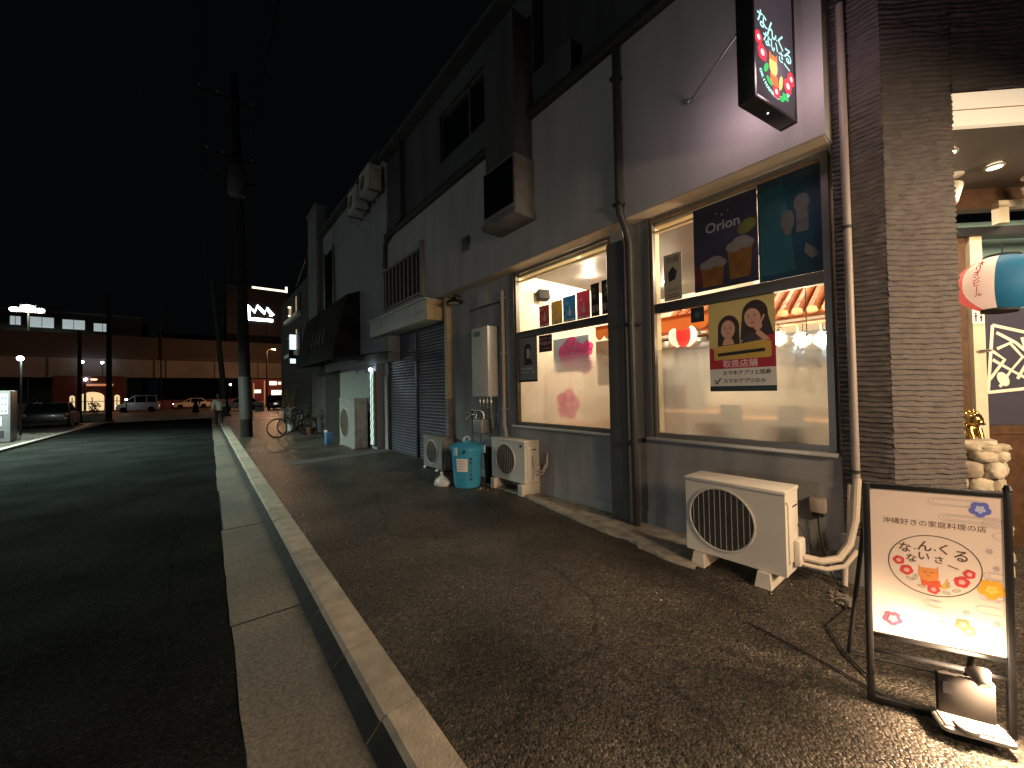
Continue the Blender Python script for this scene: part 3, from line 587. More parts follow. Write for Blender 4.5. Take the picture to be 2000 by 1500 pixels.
mb.poly([(-.35, .2), (.25, .2), (.25, .16), (-.35, .16)], -.004); mb.build('cloth', tb)
tb = thing('orange_valance', 'orange scalloped valance above the lantern in the right window', 'valance', (4.3, 2.15, 2.14), world=False, rot=FACE_X)
mb = MB(MATS['orange_cloth']); mb.poly([(-.35, .2), (-.35, .08)]+[(-.35+.02*i, .06-.05*abs(sin(i*.3))) for i in range(1, 30)]+[(.35, .2)], 0); mb.poly([(-.35, .2), (.35, .2), (.35, .16), (-.35, .16)], -.004); mb.build('cloth', tb)
ck = thing('drinks_cabinet', 'grey steel drinks cabinet standing behind the lantern', 'cabinet', (6.1, 3.3, 0))
mb = MB(mat('grey_enamel', (.32, .34, .36), .4)); mb.box(5.9, 6.5, 2.95, 3.75, 0, 1.95, .02); mb.build('body', ck)
mb = MB(M_dkgl); mb.box(5.885, 5.9, 3.0, 3.7, 1.0, 1.85); mb.build('door', ck)
mb = MB(M_steel); mb.tube([(5.87, 3.05, 1.1), (5.87, 3.05, 1.7)], .01); mb.build('handle', ck)

# ------------------------------------------------------------------ posters on the window glass
GX = 3.893
def poster(y0, y1, z0, z1, label, paper, cat='poster', group=None, name='poster', x=GX):
    p = thing(name, label, cat, (x, (y0+y1)/2, z0), world=False, rot=FACE_X, group=group)
    w, h = abs(y1-y0), z1-z0; mb = MB(paper); mb.box(-w/2, w/2, 0, h, -.003, 0); mb.build('paper', p); return p, w, h
def ink(n, c, tr=.25): return mat('ink_'+n, c, .55, var=.06, trans=tr)
K = ink('black', (.02, .018, .018)); WH = ink('white', (.75, .74, .70)); RD = ink('red', (.45, .03, .05)); GD = ink('gold', (.62, .42, .08)); YL = ink('yellow', (.52, .45, .20))
# beer poster
p, w, h = poster(1.835, 1.262, 2.45, 3.285, 'dark beer poster with two frothy mugs on the right window', mat('night_print', (.016, .014, .034), .5, var=.6, vs=3))
mb = MB(mat('poster_grey', (.20, .20, .215), .5)); mb.text('Orion', .135, -.01, .60, .002, R(0), 'CENTER', .95, .002); mb.text('★', .04, -.01, .70, .002); mb.text('★', .03, -.06, .725, .002); mb.text('★', .03, .04, .725, .002); mb.build('lettering', p)
mb = MB(mat('beer_print', (.13, .058, .008), .4, var=.35, vs=9)); mb.poly([(-.20, .03), (-.02, .03), (0, .22), (-.22, .22)], .002); mb.poly([(.05, .06), (.22, .06), (.245, .34), (.03, .34)], .002); mb.build('beer', p)
mb = MB(mat('foam_print', (.13, .12, .12), .6, var=.2, vs=20)); 
for x, y, a, b in [(-.16, .25, .07, .045), (-.09, .27, .08, .05), (-.03, .245, .05, .04), (.09, .36, .07, .05), (.15, .39, .08, .055), (.2, .365, .06, .045)]: mb.ell(x, y, a, b, .0025)
mb.build('froth', p)
mb = MB(mat('lime_print', (.075, .08, .012), .5, var=.3)); mb.ell(.2, .52, .085, .06, .002, .5); mb.build('lime', p)
mb = MB(mat('berry_print', (.07, .004, .008), .5)); mb.poly([(-.286, .06), (-.22, .05), (-.2, .24), (-.286, .27)], .0015); mb.build('red_band', p)
# blue drink poster
p, w, h = poster(1.255, .752, 2.42, 3.30, 'deep blue drink poster at the upper right of the right window', mat('deep_blue_print', (.003, .028, .05), .35, var=.7, vs=2.5))
mb = MB(mat('blue_light_print', (.006, .055, .075), .4, var=.4, vs=3)); mb.poly([(-.24, .05), (.02, .05), (-.02, .5), (-.06, .8), (-.24, .8)], .0015); mb.build('water_splash', p)
mb = MB(mat('bottle_print', (.06, .066, .066), .4)); mb.ell(.07, .60, .055, .08, .002); mb.rect(.03, .115, .36, .53, .002); mb.build('bottle_print', p)
mb = MB(MATS['bottle_print']); mb.ell(-.03, .48, .05, .095, .002); mb.rect(-.055, -.005, .36, .42, .002); mb.build('glass_print', p)
mb = MB(MATS['bottle_print']); mb.poly([(.09, .26), (.15, .2), (.18, .14), (.13, .12), (.08, .18)], .002); mb.build('splash_print', p)
mb = MB(mat('label_print', (.02, .03, .06), .4)); mb.text('古酒', .05, .072, .44, .003); mb.text('くーす', .06, -.04, .20, .003); mb.text('泡盛', .09, .17, .72, .003); mb.build('lettering', p)
# small grey notice
p, w, h = poster(2.165, 1.97, 2.425, 2.92, 'narrow grey notice stuck on the right window beside the beer poster', ink('greynotice', (.30, .28, .22)), 'notice')
mb = MB(K); mb.text('泡盛', .075, .0, .43, .002); mb.text('あります', .03, .0, .11, .002); mb.line([(-.07, .06), (.07, .06)], .008, .002); mb.line([(-.07, .035), (.07, .035)], .008, .002); mb.poly([(-.04, .2), (.03, .22), (.05, .3), (0, .36), (-.05, .3)], .0012); mb.build('lettering', p)
# two women poster
p, w, h = poster(1.71, 1.148, 1.455, 2.315, 'yellow and crimson poster of two smiling women pasted below the transom', YL)
mb = MB(RD); mb.poly([(-.281, .215), (.281, .215), (.281, .52), (.21, .52), (.21, .3), (-.2, .3), (-.25, .42), (-.281, .42)], .001); mb.build('crimson_band', p)
mb = MB(WH); mb.rect(-.281, .281, .05, .215, .0012); mb.build('white_band', p)
mb = MB(ink('green', (.03, .05, .05))); mb.rect(-.281, .281, 0, .05, .0014); mb.build('foot_band', p)
mb = MB(GD); mb.poly([(-.235, .30), (.235, .30), (.25, .315), (.25, .435), (.235, .45), (-.22, .43), (-.235, .415)], .004); mb.build('placard', p)
mb = MB(mat('portrait_hair', (.03, .015, .012), .6)); mb.ell(-.10, .60, .095, .12, .0016); mb.poly([(-.195, .6), (-.01, .6), (-.005, .44), (-.2, .43)], .0015)
mb.ell(.125, .70, .105, .125, .0016); mb.poly([(.02, .7), (.23, .68), (.27, .5), (.0, .47)], .0015); mb.build('hair', p)
mb = MB(mat('portrait_skin', (.52, .30, .2), .6, var=.05)); mb.ell(-.105, .585, .062, .088, .002); mb.ell(.105, .665, .066, .088, .002, .15); mb.poly([(-.14, .5), (-.07, .5), (-.05, .44), (-.16, .44)], .0018)
mb.poly([(.14, .56), (.17, .54), (.24, .46), (.19, .45), (.13, .52)], .0026); mb.ell(.15, .58, .035, .028, .0027, .6); mb.line([(.16, .59), (.2, .68)], .016, .0028); mb.line([(.14, .59), (.15, .67)], .015, .0028); mb.build('face_and_hand', p)
mb = MB(mat('portrait_dark', (.05, .03, .04), .6)); 
for x, y, q in [(-.105, .585, 0), (.1, .665, .15)]:
    for s in (-1, 1): mb.ell(x+s*.025, y+.012+q*s*.02, .011, .0045, .003, q, 12); mb.line([(x+s*.025-.014, y+.03), (x+s*.025+.014, y+.031)], .004, .003)
    mb.line([(x, y), (x-.004, y-.018), (x+.004, y-.02)], .003, .003)
mb.poly([(0, .44), (.19, .46), (.15, .55), (.06, .52)], .0017); mb.build('eyes_and_shirt', p)
mb = MB(mat('lip_print', (.45, .08, .08), .5)); mb.ell(-.105, .545, .018, .006, .003, 0, 12); mb.ell(.103, .622, .02, .008, .003, .15, 12); mb.build('lips', p)
mb = MB(mat('pink_ink', (.75, .5, .5), .5)); mb.text('取扱店舗', .075, -.01, .255, .003, 0, 'CENTER', 1, .001); mb.build('heading', p)
mb = MB(K); mb.text('スマホアプリと紙券', .046, .04, .17, .003, 0, 'CENTER', .98, .0006); mb.text('スマホアプリのみ', .046, .02, .095, .003, 0, 'CENTER', .98, .0006); mb.line([(-.235, .11), (-.215, .08), (-.18, .125)], .012, .003)
mb.line([(-.24, .075), (-.2, .075)], .005, .003); mb.line([(-.2, .35), (.2, .37)], .03, .0055); mb.build('lettering', p)
# black square sticker
p, w, h = poster(1.885, 1.752, 2.155, 2.305, 'small black square sticker left of the poster with two women', ink('blacksticker', (.012, .016, .018), .05), 'sticker', name='sticker')
mb = MB(ink('dimteal', (.05, .09, .1), .1)); mb.ell(0, .075, .03, .03, .002); mb.build('emblem', p)
# sake cards along the transom, left window
for (a, b, z1, c, ic, lab) in [(4.135, 3.93, 2.73, (.42, .10, .10), (.7, .6, .6), 'red drink card with white spray, first in the row on the transom'), (3.885, 3.675, 2.75, (.55, .42, .12), (.7, .62, .4), 'yellow drink card on the transom between red and blue cards'),
                               (3.655, 3.43, 2.77, (.06, .27, .45), (.75, .78, .8), 'blue drink card showing a white bottle on the transom'), (3.405, 3.185, 2.785, (.55, .13, .2), (.8, .7, .72), 'pink drink card showing a white bottle beside the blue card')]:
    p, w, h = poster(a, b, 2.425, z1, lab, ink('card%.2f' % a, c, .35), 'card', 'drink cards along the transom', 'drink_card')
    mb = MB(ink('ic%.2f' % a, ic)); mb.rect(-w/2, w/2, 0, .035, .0015); mb.ell(.01, .12, .028, .05, .002); mb.rect(-.002, .022, .15, .21, .002); mb.line([(-.07, .06), (-.03, .12), (-.06, .17)], .01, .002); mb.text('泡盛', .045, -.05, .25, .002); mb.build('print', p)
    mb = MB(K); mb.text('残波' if a > 3.6 else '久米島', .028, 0, .0175, .0026); mb.build('lettering', p)
for (a, b, z1, lab) in [(3.165, 3.035, 2.84, 'narrow black drink card with white characters beside the pink card'), (2.995, 2.868, 2.85, 'black and brown drink card at the right end of the transom row')]:
    p, w, h = poster(a, b, 2.425, z1, lab, ink('brownblack', (.035, .018, .01), .1), 'card', 'drink cards along the transom', 'drink_card')
    mb = MB(ink('cream', (.6, .5, .35))); 
    for i, c in enumerate('古酒'): mb.text(c, .07, -.02 if a > 3.1 else .0, .33-.08*i, .002)
    mb.ell(.03, .1, .02, .05, .002); mb.rect(-.04, .0, .05, .14, .002); mb.build('lettering', p)
# monochrome portrait poster, dark sign board
p, w, h = poster(4.62, 4.20, 1.63, 2.31, 'black and white portrait poster at the left edge of the left window', ink('midgrey', (.22, .22, .22), .1))
mb = MB(K); mb.ell(.0, .50, .075, .085, .002); mb.poly([(-.09, .36), (-.07, .52), (-.02, .48), (-.045, .34)], .002); mb.poly([(-.10, .26), (.11, .26), (.06, .36), (-.06, .36)], .0015); mb.rect(-.21, .21, .0, .03, .002); mb.build('hair_and_dress', p)
mb = MB(ink('palegrey', (.45, .45, .45), .1)); mb.poly([(-.02, .36), (.03, .35), (.06, .46), (.02, .52), (-.03, .5)], .003); mb.rect(-.17, .13, .19, .215, .003); mb.rect(-.17, .0, .14, .155, .003); mb.ell(.12, .15, .025, .02, .003); mb.build('face_and_text', p)
p, w, h = poster(4.155, 3.885, 2.055, 2.30, 'brown board with crowded pink lettering above the hibiscus banner', ink('maroon', (.06, .015, .012), .1), 'sign', name='small_sign')
mb = MB(ink('pinktext', (.65, .35, .32))); mb.text('めんそーれ', .052, 0, .19, .002, 0, 'CENTER', .95, .001); mb.text('沖縄料理', .06, 0, .12, .002, 0, 'CENTER', 1, .001); mb.text('ランチ営業中', .035, 0, .05, .002); mb.build('lettering', p)

# ------------------------------------------------------------------ projecting sign
SG = thing('projecting_sign', 'black projecting light box sign glowing with flowers and white lettering', 'sign', (2.93, .94, 3.47), rot=(0, 0, R(-9.5)), world=False)
Wd, Ht, Th = .575, 1.22, .115                    # local: x from street end to wall, y thickness, z up
mb = MB(M_black); f = .028
mb.box(0, f, 0, Th, 0, Ht, .004); mb.box(Wd-f, Wd, 0, Th, 0, Ht, .004); mb.box(f, Wd-f, 0, Th, 0, f, .004); mb.box(f, Wd-f, 0, Th, Ht-f, Ht, .004); mb.build('frame', SG)
M_pan = emit('sign_panel', (.60, .46, .56), .085, (.03, .03, .035))
CY, RDE, WHE, GRE, YEE, ORE = emit('sign_white', (.50, 1, .90), 1.5, (.02, .02, .02)), emit('sign_red', (1, .05, .09), 1.0, (.02, .02, .02)), emit('sign_core', (1, .6, .62), 1.8, (.02, .02, .02)), emit('sign_green', (.04, .62, .14), 1.2, (.02, .02, .02)), emit('sign_yellow', (1, .66, .18), 1.3, (.02, .02, .02)), emit('sign_orange', (1, .16, .03), 1.5, (.02, .02, .02))
mb = MB(M_pan); mb.box(f, Wd-f, .006, Th-.006, f, Ht-f); mb.build('panel', SG)
for side in (0, 1):
    T = Matrix(((1, 0, 0, Wd/2), (0, 0, -1, .005), (0, 1, 0, .08), (0, 0, 0, 1))) if side == 0 else Matrix(((-1, 0, 0, Wd/2), (0, 0, 1, Th-.005), (0, 1, 0, .08), (0, 0, 0, 1)))
    mb = MB(CY); mb.T = T; d = .0015
    for c, x, y, sz in [('な', -.165, .50, .135), ('ん', -.04, .475, .14), ('く', .085, .44, .13), ('る', .18, .38, .13), ('な', -.105, .385, .105), ('い', -.01, .375, .11), ('さ', .08, .335, .09), ('.', -.10, .49, .08), ('.', .03, .46, .08)]: mb.text(c, sz, x, y, d, 0, 'CENTER', 1, .0018)
    mb.line([(.12, .31), (.2, .285)], .012, d)
    for k in range(16):
        a = pi+.42+k*(pi-.75)/15; mb.T = T @ Matrix.Translation((cos(a)*.215, .21+sin(a)*.19, 0)) @ Matrix.Rotation(a+pi/2, 4, 'Z'); mb.text('OKINAWANDINING..'[k], .042, 0, 0, d, 0, 'CENTER', 1, .002)
    mb.T = T; mb.build('lettering', SG)
    mb = MB(RDE); mb.T = T
    for x, y, r in [(-.215, .36, .05), (-.17, .27, .06), (.215, .225, .055), (.165, .155, .06), (.0, .055, .05)]: mb.flower(x, y, r, d, .3, 5, .7)
    mb.mat(WHE)
    for x, y, r in [(-.215, .36, .02), (-.17, .27, .024), (.215, .225, .02), (.165, .155, .024), (.0, .055, .02)]: mb.ell(x, y, r, r, d+.001)
    mb.mat(GRE)
    for x, y, q in [(-.13, .18, .9), (-.09, .1, -.5), (.085, .035, .6), (.125, .06, -.3)]: mb.ell(x, y, .045, .022, d+.0004, q)
    mb.build('flower_emblem', SG)
    mb = MB(YEE); mb.T = T; mb.ell(-.03, .23, .055, .075, d+.0006); mb.ell(.065, .14, .025, .06, d+.0006, -.3)
    mb.mat(ORE); mb.poly([(-.085, .27), (-.08, .325), (-.05, .3), (-.01, .3), (.02, .325), (.025, .27)], d+.0009); mb.poly([(-.08, .165), (.02, .165), (.03, .09), (-.07, .09)], d+.0009); mb.build('animal_emblem', SG)
mb = MB(M_black); mb.tube([(Wd, Th/2, .25), (Wd+.16, Th/2+.02, .25)], .018); mb.tube([(Wd, Th/2, 1.0), (Wd+.16, Th/2+.02, 1.0)], .018); mb.build('wall_bracket', SG)
for q, yy in ((.16, -.16), (.30, Th+.13)): lamp('sign_glow', 'POINT', (Wd*.55, yy, .30), 8 if yy > 0 else 9, (1, .68, .74), SG, .08)
mb = MB(emit('indicator', (.8, 1, .9), 4)); mb.lathe([(.001, -.006), (.006, -.002), (.006, .001)], 8, .26, .05, 0); mb.build('indicator_lamp', SG)
mb = MB(M_steel); inv = (Matrix.Translation((2.93, .94, 3.47)) @ Euler((0, 0, R(-9.5))).to_matrix().to_4x4()).inverted()
a, b = inv @ Vector((UX, 1.72, 4.2)), Vector((.01, Th, .52)); mb.tube([a, b], .008, 8); mb.tube([a, a+(b-a)*.05, a+(b-a)*.09], [.006, .026, .009], 8); mb.build('stay_rod', SG)

# ------------------------------------------------------------------ standing signboard
AB = thing('standing_signboard', 'black framed standing signboard with lit pink poster on the pavement', 'signboard', (2.45, .39, 0), rot=(R(1.5), 0, math.atan2(-.43, .19)), world=False)
# local x along the board, y away from the street side, z up
BW = .475
mb = MB(M_black); f = .024
mb.box(0, f, 0, f, .0, 1.035, .004); mb.box(BW-f, BW, 0, f, .0, 1.035, .004); mb.box(f, BW-f, 0, f, 1.035-f, 1.035, .004); mb.box(f, BW-f, 0, f, .315, .335, .004); mb.box(f, BW-f, .002, f-.002, .24, .255, .003)
mb.box(f, BW-f, 0, f, .0, .03, .004); mb.lathe([(.012, 0), (.016, .01), (.008, .03)], 8, BW-.01, .01, 1.035); mb.build('frame', AB)
mb = MB(M_black)
for x in (.012, BW-.012): mb.tube([(x, .02, .9), (x, .34, .02)], .010, 8)
mb.tube([(.012, .34, .02), (BW-.012, .34, .02)], .010, 8); mb.build('rear_leg', AB)
mb = MB(mat('pink_poster', (.82, .67, .58), .55, var=.04, vs=3)); mb.box(f, BW-f, .008, .016, .335, 1.011); mb.build('panel', AB)
PW_, PH = BW-2*f, .676
T = Matrix(((PW_, 0, 0, f), (0, 0, -1, .0072), (0, -PH, 0, 1.011), (0, 0, 0, 1)))
# art helper in normalised poster coordinates (u right, v down) converted to metres
def uv(u, v): return (u*PW_, -v*PH)
T = Matrix(((1, 0, 0, f), (0, 0, -1, .0076), (0, 1, 0, 1.011), (0, 0, 0, 1)))
BRN = mat('brown_ink', (.10, .05, .035), .6, var=.05)
mb = MB(BRN); mb.T = T
title = '沖縄好きの家庭料理の店'
for i, c in enumerate(title): x, y = uv(.135+i*.0715, .213+.00*i); mb.text(c, .030, x, y, 0, 0, 'CENTER', 1, .0001)
for c, u, v, sz in [('な', .275, .388, .047), ('ん', .43, .365, .052), ('く', .575, .372, .05), ('る', .70, .405, .056), ('な', .325, .455, .04), ('い', .42, .432, .044), ('さ', .535, .445, .036), ('.', .355, .37, .04), ('.', .51, .365, .04)]:
    x, y = uv(u, v); mb.text(c, sz, x, y, 0, R(-4), 'CENTER', 1, .0008)
mb.line([uv(.60, .468), uv(.68, .487)], .004, 0); mb.build('lettering', AB)
mb = MB(mat('ring_ink', (.09, .075, .04), .6)); mb.T = T; ex, ey = uv(.495, .485)
mb.line([(ex+.150*cos(q), ey+.134*sin(q)) for q in [2*pi*k/64 for k in range(64)]], .004, 0, True); mb.build('oval_outline', AB)
for u, v, r in [(.225, .475, .020), (.285, .535, .023), (.49, .640, .021), (.70, .565, .025), (.755, .508, .020)]:
    x, y = uv(u, v); mb = MB(mat('red_ink', (.72, .05, .05), .6)); mb.T = T; mb.flower(x, y, r, 0, .3+u*7, 5, .7); mb.mat(mat('pink_core', (.85, .45, .4), .6)); mb.flower(x, y, r*.45, .0005, .3+u*7, 5, .6); mb.build('red_flower', AB)
mb = MB(mat('leaf_ink', (.25, .27, .12), .6)); mb.T = T
for u, v, q in [(.31, .59, -.3), (.355, .575, 1.3), (.40, .63, -.2), (.60, .60, 1.4), (.66, .628, .3), (.585, .652, -.1)]: x, y = uv(u, v); mb.line([(x+.013*cos(a)*cos(q)-.006*sin(a)*sin(q), y+.013*cos(a)*sin(q)+.006*sin(a)*cos(q)) for a in [2*pi*k/14 for k in range(14)]], .0015, 0, True); mb.line([(x-.01*cos(q), y-.01*sin(q)), (x+.01*cos(q), y+.01*sin(q))], .0012, 0)
mb.build('leaf', AB)
OR1 = mat('orange_ink', (.80, .28, .06), .6, var=.05); mb = MB(OR1); mb.T = T; x, y = uv(.455, .535)
mb.poly([(x-.032, y+.032), (x-.025, y+.021), (x+.025, y+.021), (x+.032, y+.032), (x+.033, y-.01), (x+.026, y-.05), (x-.022, y-.05), (x-.033, y-.01)], 0); mb.mat(mat('tail_ink', (.80, .45, .10), .6)); mb.poly([(x+.028, y-.058), (x+.05, y-.04), (x+.06, y-.012), (x+.066, y-.05), (x+.05, y-.066)], 0)
mb.mat(mat('bow_ink', (.75, .10, .02), .6)); mb.poly([(x-.026, y-.034), (x, y-.04), (x+.036, y-.03), (x+.04, y-.056), (x+.02, y-.062), (x+.004, y-.054), (x-.02, y-.062)], .0005)
mb.mat(BRN); mb.line([(x-.018, y+.004), (x-.012, y), (x-.006, y+.004)], .0015, .0006); mb.line([(x+.006, y+.004), (x+.012, y), (x+.018, y+.004)], .0015, .0006); mb.line([(x-.006, y-.012), (x, y-.015), (x+.006, y-.012)], .0015, .0006); mb.build('animal_emblem', AB)
mb = MB(mat('stream_ink', (.42, .36, .38), .6)); mb.T = T
def stream(u, v, L, n=2, dx=1):
    for k in range(n):
        r = .016-.005*k; x, y = uv(u, v); x += dx*.006*k
        mb.line([(x+dx*L*PW_, y+r*.9), (x+dx*.02, y+r)]+[(x+dx*.02-dx*r*1.4*sin(q), y+r*cos(q)) for q in [pi*j/10 for j in range(1, 10)]]+[(x+dx*.02, y-r), (x+dx*L*PW_, y-r*1.1)], .0014, 0)
stream(.47, .055, .38); stream(.55, .155, .42, 3); stream(.86, .17, .13); stream(.86, .50, .12, 2); stream(.83, .635, .14, 3); stream(.07, .87, .25); stream(.07, .95, .3, 3); stream(.42, .735, .12, 2); stream(.80, .72, .17, 1); stream(.7, .87, .2, 2); stream(.93, .245, .05, 1)
for u, v in [(.90, .345), (.945, .45), (.35, .865), (.46, .86), (.55, .85), (.73, .76), (.94, .80)]:
    x, y = uv(u, v)
    for k in range(6): a = k*pi/3; mb.line([(x+.003*cos(a), y+.003*sin(a)), (x+.012*cos(a), y+.012*sin(a))], .003, 0)
mb.build('stream_pattern', AB)
for (u, v, r, c, n, c2) in [(.84, .085, .034, (.14, .17, .62), 'blue', (.55, .6, .85)), (.97, .585, .042, (.85, .42, .03), 'amber', (.9, .6, .1)), (.165, .885, .033, (.70, .06, .15), 'rose', (.9, .45, .4)), (.70, .84, .026, (.5, .22, .08), 'tan', (.8, .6, .3)), (.745, .875, .022, (.55, .38, .08), 'ochre', (.8, .6, .3))]:
    mb = MB(mat(n+'_ink', c, .6)); mb.T = T; x, y = uv(min(u, .955), v); mb.flower(min(x, PW_-r*.95), y, r, .0004, .95, 5, .6); mb.mat(mat(n+'_core', c2, .6)); mb.flower(min(x, PW_-r*.95), y, r*.5, .001, .95, 5, .5); mb.build('%s_flower' % n, AB)
# clip-on lamp shining up the poster
CL = thing('clip_lamp', 'white clip lamp with round dial fixed at the foot of the signboard', 'lamp', (2.45, .39, 0), rot=(0, 0, math.atan2(-.43, .19)), world=False)
mb = MB(mat('lamp_white', (.26, .24, .215), .7, spec=.2)); mb.box(.20, .42, -.13, -.02, .035, .062, .02, 3); mb.box(.215, .405, -.118, -.032, .062, .066, .003); mb.build('base_tray', CL)
mb = MB(mat('dial_white', (.42, .39, .35), .45)); mb.lathe([(.036, .0), (.038, .012), (.032, .018), (.022, .016), (.001, .017)], 28, .285, -.105, .062); mb.build('dial', CL)
mb = MB(mat('grey_housing', (.03, .027, .025), .8, spec=.1)); mb.box(.22, .40, -.045, -.015, .06, .235, .012); mb.build('housing', CL)
mb = MB(M_black); mb.box(.235, .265, -.05, -.044, .155, .20); mb.build('switch', CL)
mb = MB(mat('grey_housing2', (.07, .062, .056), .4)); mb.T = Matrix.Translation((.335, -.085, .275)) @ Euler((R(-58), 0, R(0))).to_matrix().to_4x4(); mb.lathe([(.015, -.035), (.022, -.03), (.036, .015), (.038, .022), (.034, .022), (.02, .0)], 20, cap=False); mb.build('lamp_head', CL)
mb = MB(emit('clip_led', (1, .80, .52), 30)); mb.T = Matrix.Translation((.335, -.085, .275)) @ Euler((R(-58), 0, 0)).to_matrix().to_4x4(); mb.lathe([(.001, .019), (.033, .017)], 20, cap=False); mb.build('lens', CL)
mb = MB(M_black); mb.tube([(.33, -.03, .22), (.345, -.05, .26)], .008); mb.build('arm', CL)
mb = MB(M_rub); mb.tube([(.22, -.03, .05), (.1, .02, .012), (-.1, .2, .01), (-.45, .45, .01)], .005, 6); mb.build('cable', CL)
sp_ = Vector((.43, -.07, .30)); lamp('clip_spill', 'SPOT', sp_, 150, (1, .68, .42), CL, .025, 172, .7, sp_+Vector((-.75, -.42, -.5)))
lamp('clip_light', 'POINT', (.375, -.13, .30), 7.5, (1, .74, .47), CL, .03)
# ------------------------------------------------------------------ air conditioner outdoor units
def ac_unit(label, x, y0, y1, z0, z1, dep, fan_y, fan_r, front=None, detail=True, feet='block', name='air_conditioner_unit', group='air conditioner outdoor units', paint=None):
    """front faces the street (-X); y0 is the near end"""
    t = thing(name, label, 'air conditioner', (x+dep/2, (y0+y1)/2, 0), group=group); zc = (z0+z1)/2
    mb = MB(paint or M_ac)
    # casing with a round opening in the front sheet
    n = 40; ring = [(fan_y+fan_r*cos(2*pi*k/n), zc+fan_r*sin(2*pi*k/n)) for k in range(n)]
    def edge(a):
        c, s_ = cos(a), sin(a); ks = []
        if abs(c) > 1e-6: ks.append(((y1 if c > 0 else y0)-fan_y)/c)
        if abs(s_) > 1e-6: ks.append(((z1-.03 if s_ > 0 else z0)-zc)/s_)
        q = min(k for k in ks if k > 0); return (fan_y+c*q, zc+s_*q)
    outer = [edge(2*pi*k/n) for k in range(n)]
    vs = [(x, a, b) for a, b in ring]+[(x, a, b) for a, b in outer]
    mb.add(vs, [(k, (k+1) % n, n+(k+1) % n, n+k) for k in range(n)])
    for yy in (y0, y1):
        for zz in (z0, z1-.03):
            kk = min(range(n), key=lambda k: (outer[k][0]-yy)**2+(outer[k][1]-zz)**2)
            for q in (-1, 1): mb.add([(x, *outer[kk]), (x, *outer[(kk+q) % n]), (x, yy, zz)], [(0, 1, 2)])
    mb.box(x+.001, x+dep, y0, y0+.012, z0, z1-.03); mb.box(x+.001, x+dep, y1-.012, y1, z0, z1-.03); mb.box(x+dep-.012, x+dep, y0+.012, y1-.012, z0, z1-.03); mb.box(x+.001, x+dep, y0+.012, y1-.012, z0, z0+.012)
    body = sub('casing', t, mb, 30)
    mb = MB(paint or M_ac); mb.box(x-.012, x+dep+.008, y0-.008, y1+.008, z1-.03, z1, .007); mb.build('top_cover', t)
    mb = MB(M_acdk); mb.lathe([(fan_r, 0), (fan_r, .11), (.001, .11)], 40); 
    mb.v = [Vector((x+.002+v.z, fan_y+v.x, zc+v.y)) for v in mb.v]; mb.build('fan_duct', t)
    mb = MB(mat('fan_blade', (.06, .055, .05), .5))
    for k in range(3):
        a = k*2*pi/3+.4; pts = [(.05, a), (fan_r*.9, a-.2), (fan_r*.93, a+.5), (.06, a+1.1)]
        mb.add([(x+.06+.02*(j % 2), fan_y+r*cos(q), zc+r*sin(q)) for j, (r, q) in enumerate(pts)], [(0, 1, 2, 3)])
    mb.lathe([(.05, -.03), (.05, .03), (.001, .03)], 16); mb.v[-48:] = [Vector((x+.06-v.z, fan_y+v.x, zc+v.y)) for v in mb.v[-48:]]; mb.build('fan', t)
    mb = MB(mat('ring_ivory', (.66, .61, .53), .4)); n = 40
    mb.tube([(x-.006, fan_y+(fan_r+.004)*cos(2*pi*k/n), zc+(fan_r+.004)*sin(2*pi*k/n)) for k in range(n)], .009, 8, closed=True); ringo = mb.build('fan_ring', t)
    mb = MB(mat('grille_wire_dark', (.13, .12, .105), .5))
    st = .0125 if detail else .022; zz = -fan_r+st
    while zz < fan_r-.005:
        h = math.sqrt(fan_r**2-zz**2); mb.box(x-.008, x-.004, fan_y-h, fan_y+h, zc+zz-.0012, zc+zz+.0012); zz += st
    yy = -fan_r+.03; mb.mat(mat('grille_wire', (.42, .39, .34), .45))
    while yy < fan_r-.01:
        h = math.sqrt(fan_r**2-yy**2); mb.box(x-.012, x-.007, fan_y+yy-.002, fan_y+yy+.002, zc-h, zc+h); yy += .043
    mb.build('grille', t)
    # end face: service cover, valves, louvre slots
    mb = MB(paint or M_ac); mb.box(x+.05, x+dep-.05, y0-.010, y0-.0005, z0+.08, z1-.10, .004); mb.box(x+dep*.45, x+dep-.02, y0-.05, y0-.008, z0+.05, z0+.24, .012); mb.build('service_cover', t)
    mb = MB(M_acdk); mb.box(x+dep*.45, x+dep-.06, y0-.012, y0-.009, z1-.14, z1-.128); mb.box(x+.018, x+.03, y0-.004, y0, z1-.1, z1-.085); mb.build('slot', t)
    mb = MB(mat('foot_ivory', (.60, .55, .47), .6, bump=.2))
    if feet == 'block':
        for yf in (y0+.14, y1-.11):
            f = MB(MATS['foot_ivory']); f.prism([(x-.05, yf-.055, .004), (x-.05, yf+.055, .004), (x-.03, yf+.04, z0-.002), (x-.03, yf-.04, z0-.002)], (dep+.1, 0, 0)); f.build('foot', t)
    else:
        for yf in (y0+.03, y1-.1):
            f = MB(MATS['foot_ivory']); f.box(x-.07, x+dep+.06, yf-.05, yf+.05, .004, z0-.004, .006)
            for q in (-.03, 0, .03): f.box(x-.073, x-.07, yf+q-.006, yf+q+.006, .012, z0-.012)
            f.build('foot', t)
    return t
A2 = ac_unit('large ivory air conditioner unit nearest the signboard, under the right window', 3.27, .94, 1.67, .115, .735, .29, 1.385, .245)
mb = MB(M_pvc)
mb.tube([(3.48, .9, .22), (3.55, .80, .20), (3.64, .72, .22), (3.72, .67, .32), (3.76, .64, .5), (3.785, .625, .8)], .026, 10); mb.tube([(3.48, .9, .17), (3.58, .78, .14), (3.66, .69, .17), (3.73, .63, .28)], .018, 10); mb.tube([(3.785, .665, .75), (3.775, .675, .4), (3.74, .70, .15), (3.70, .70, .01)], .017, 10)
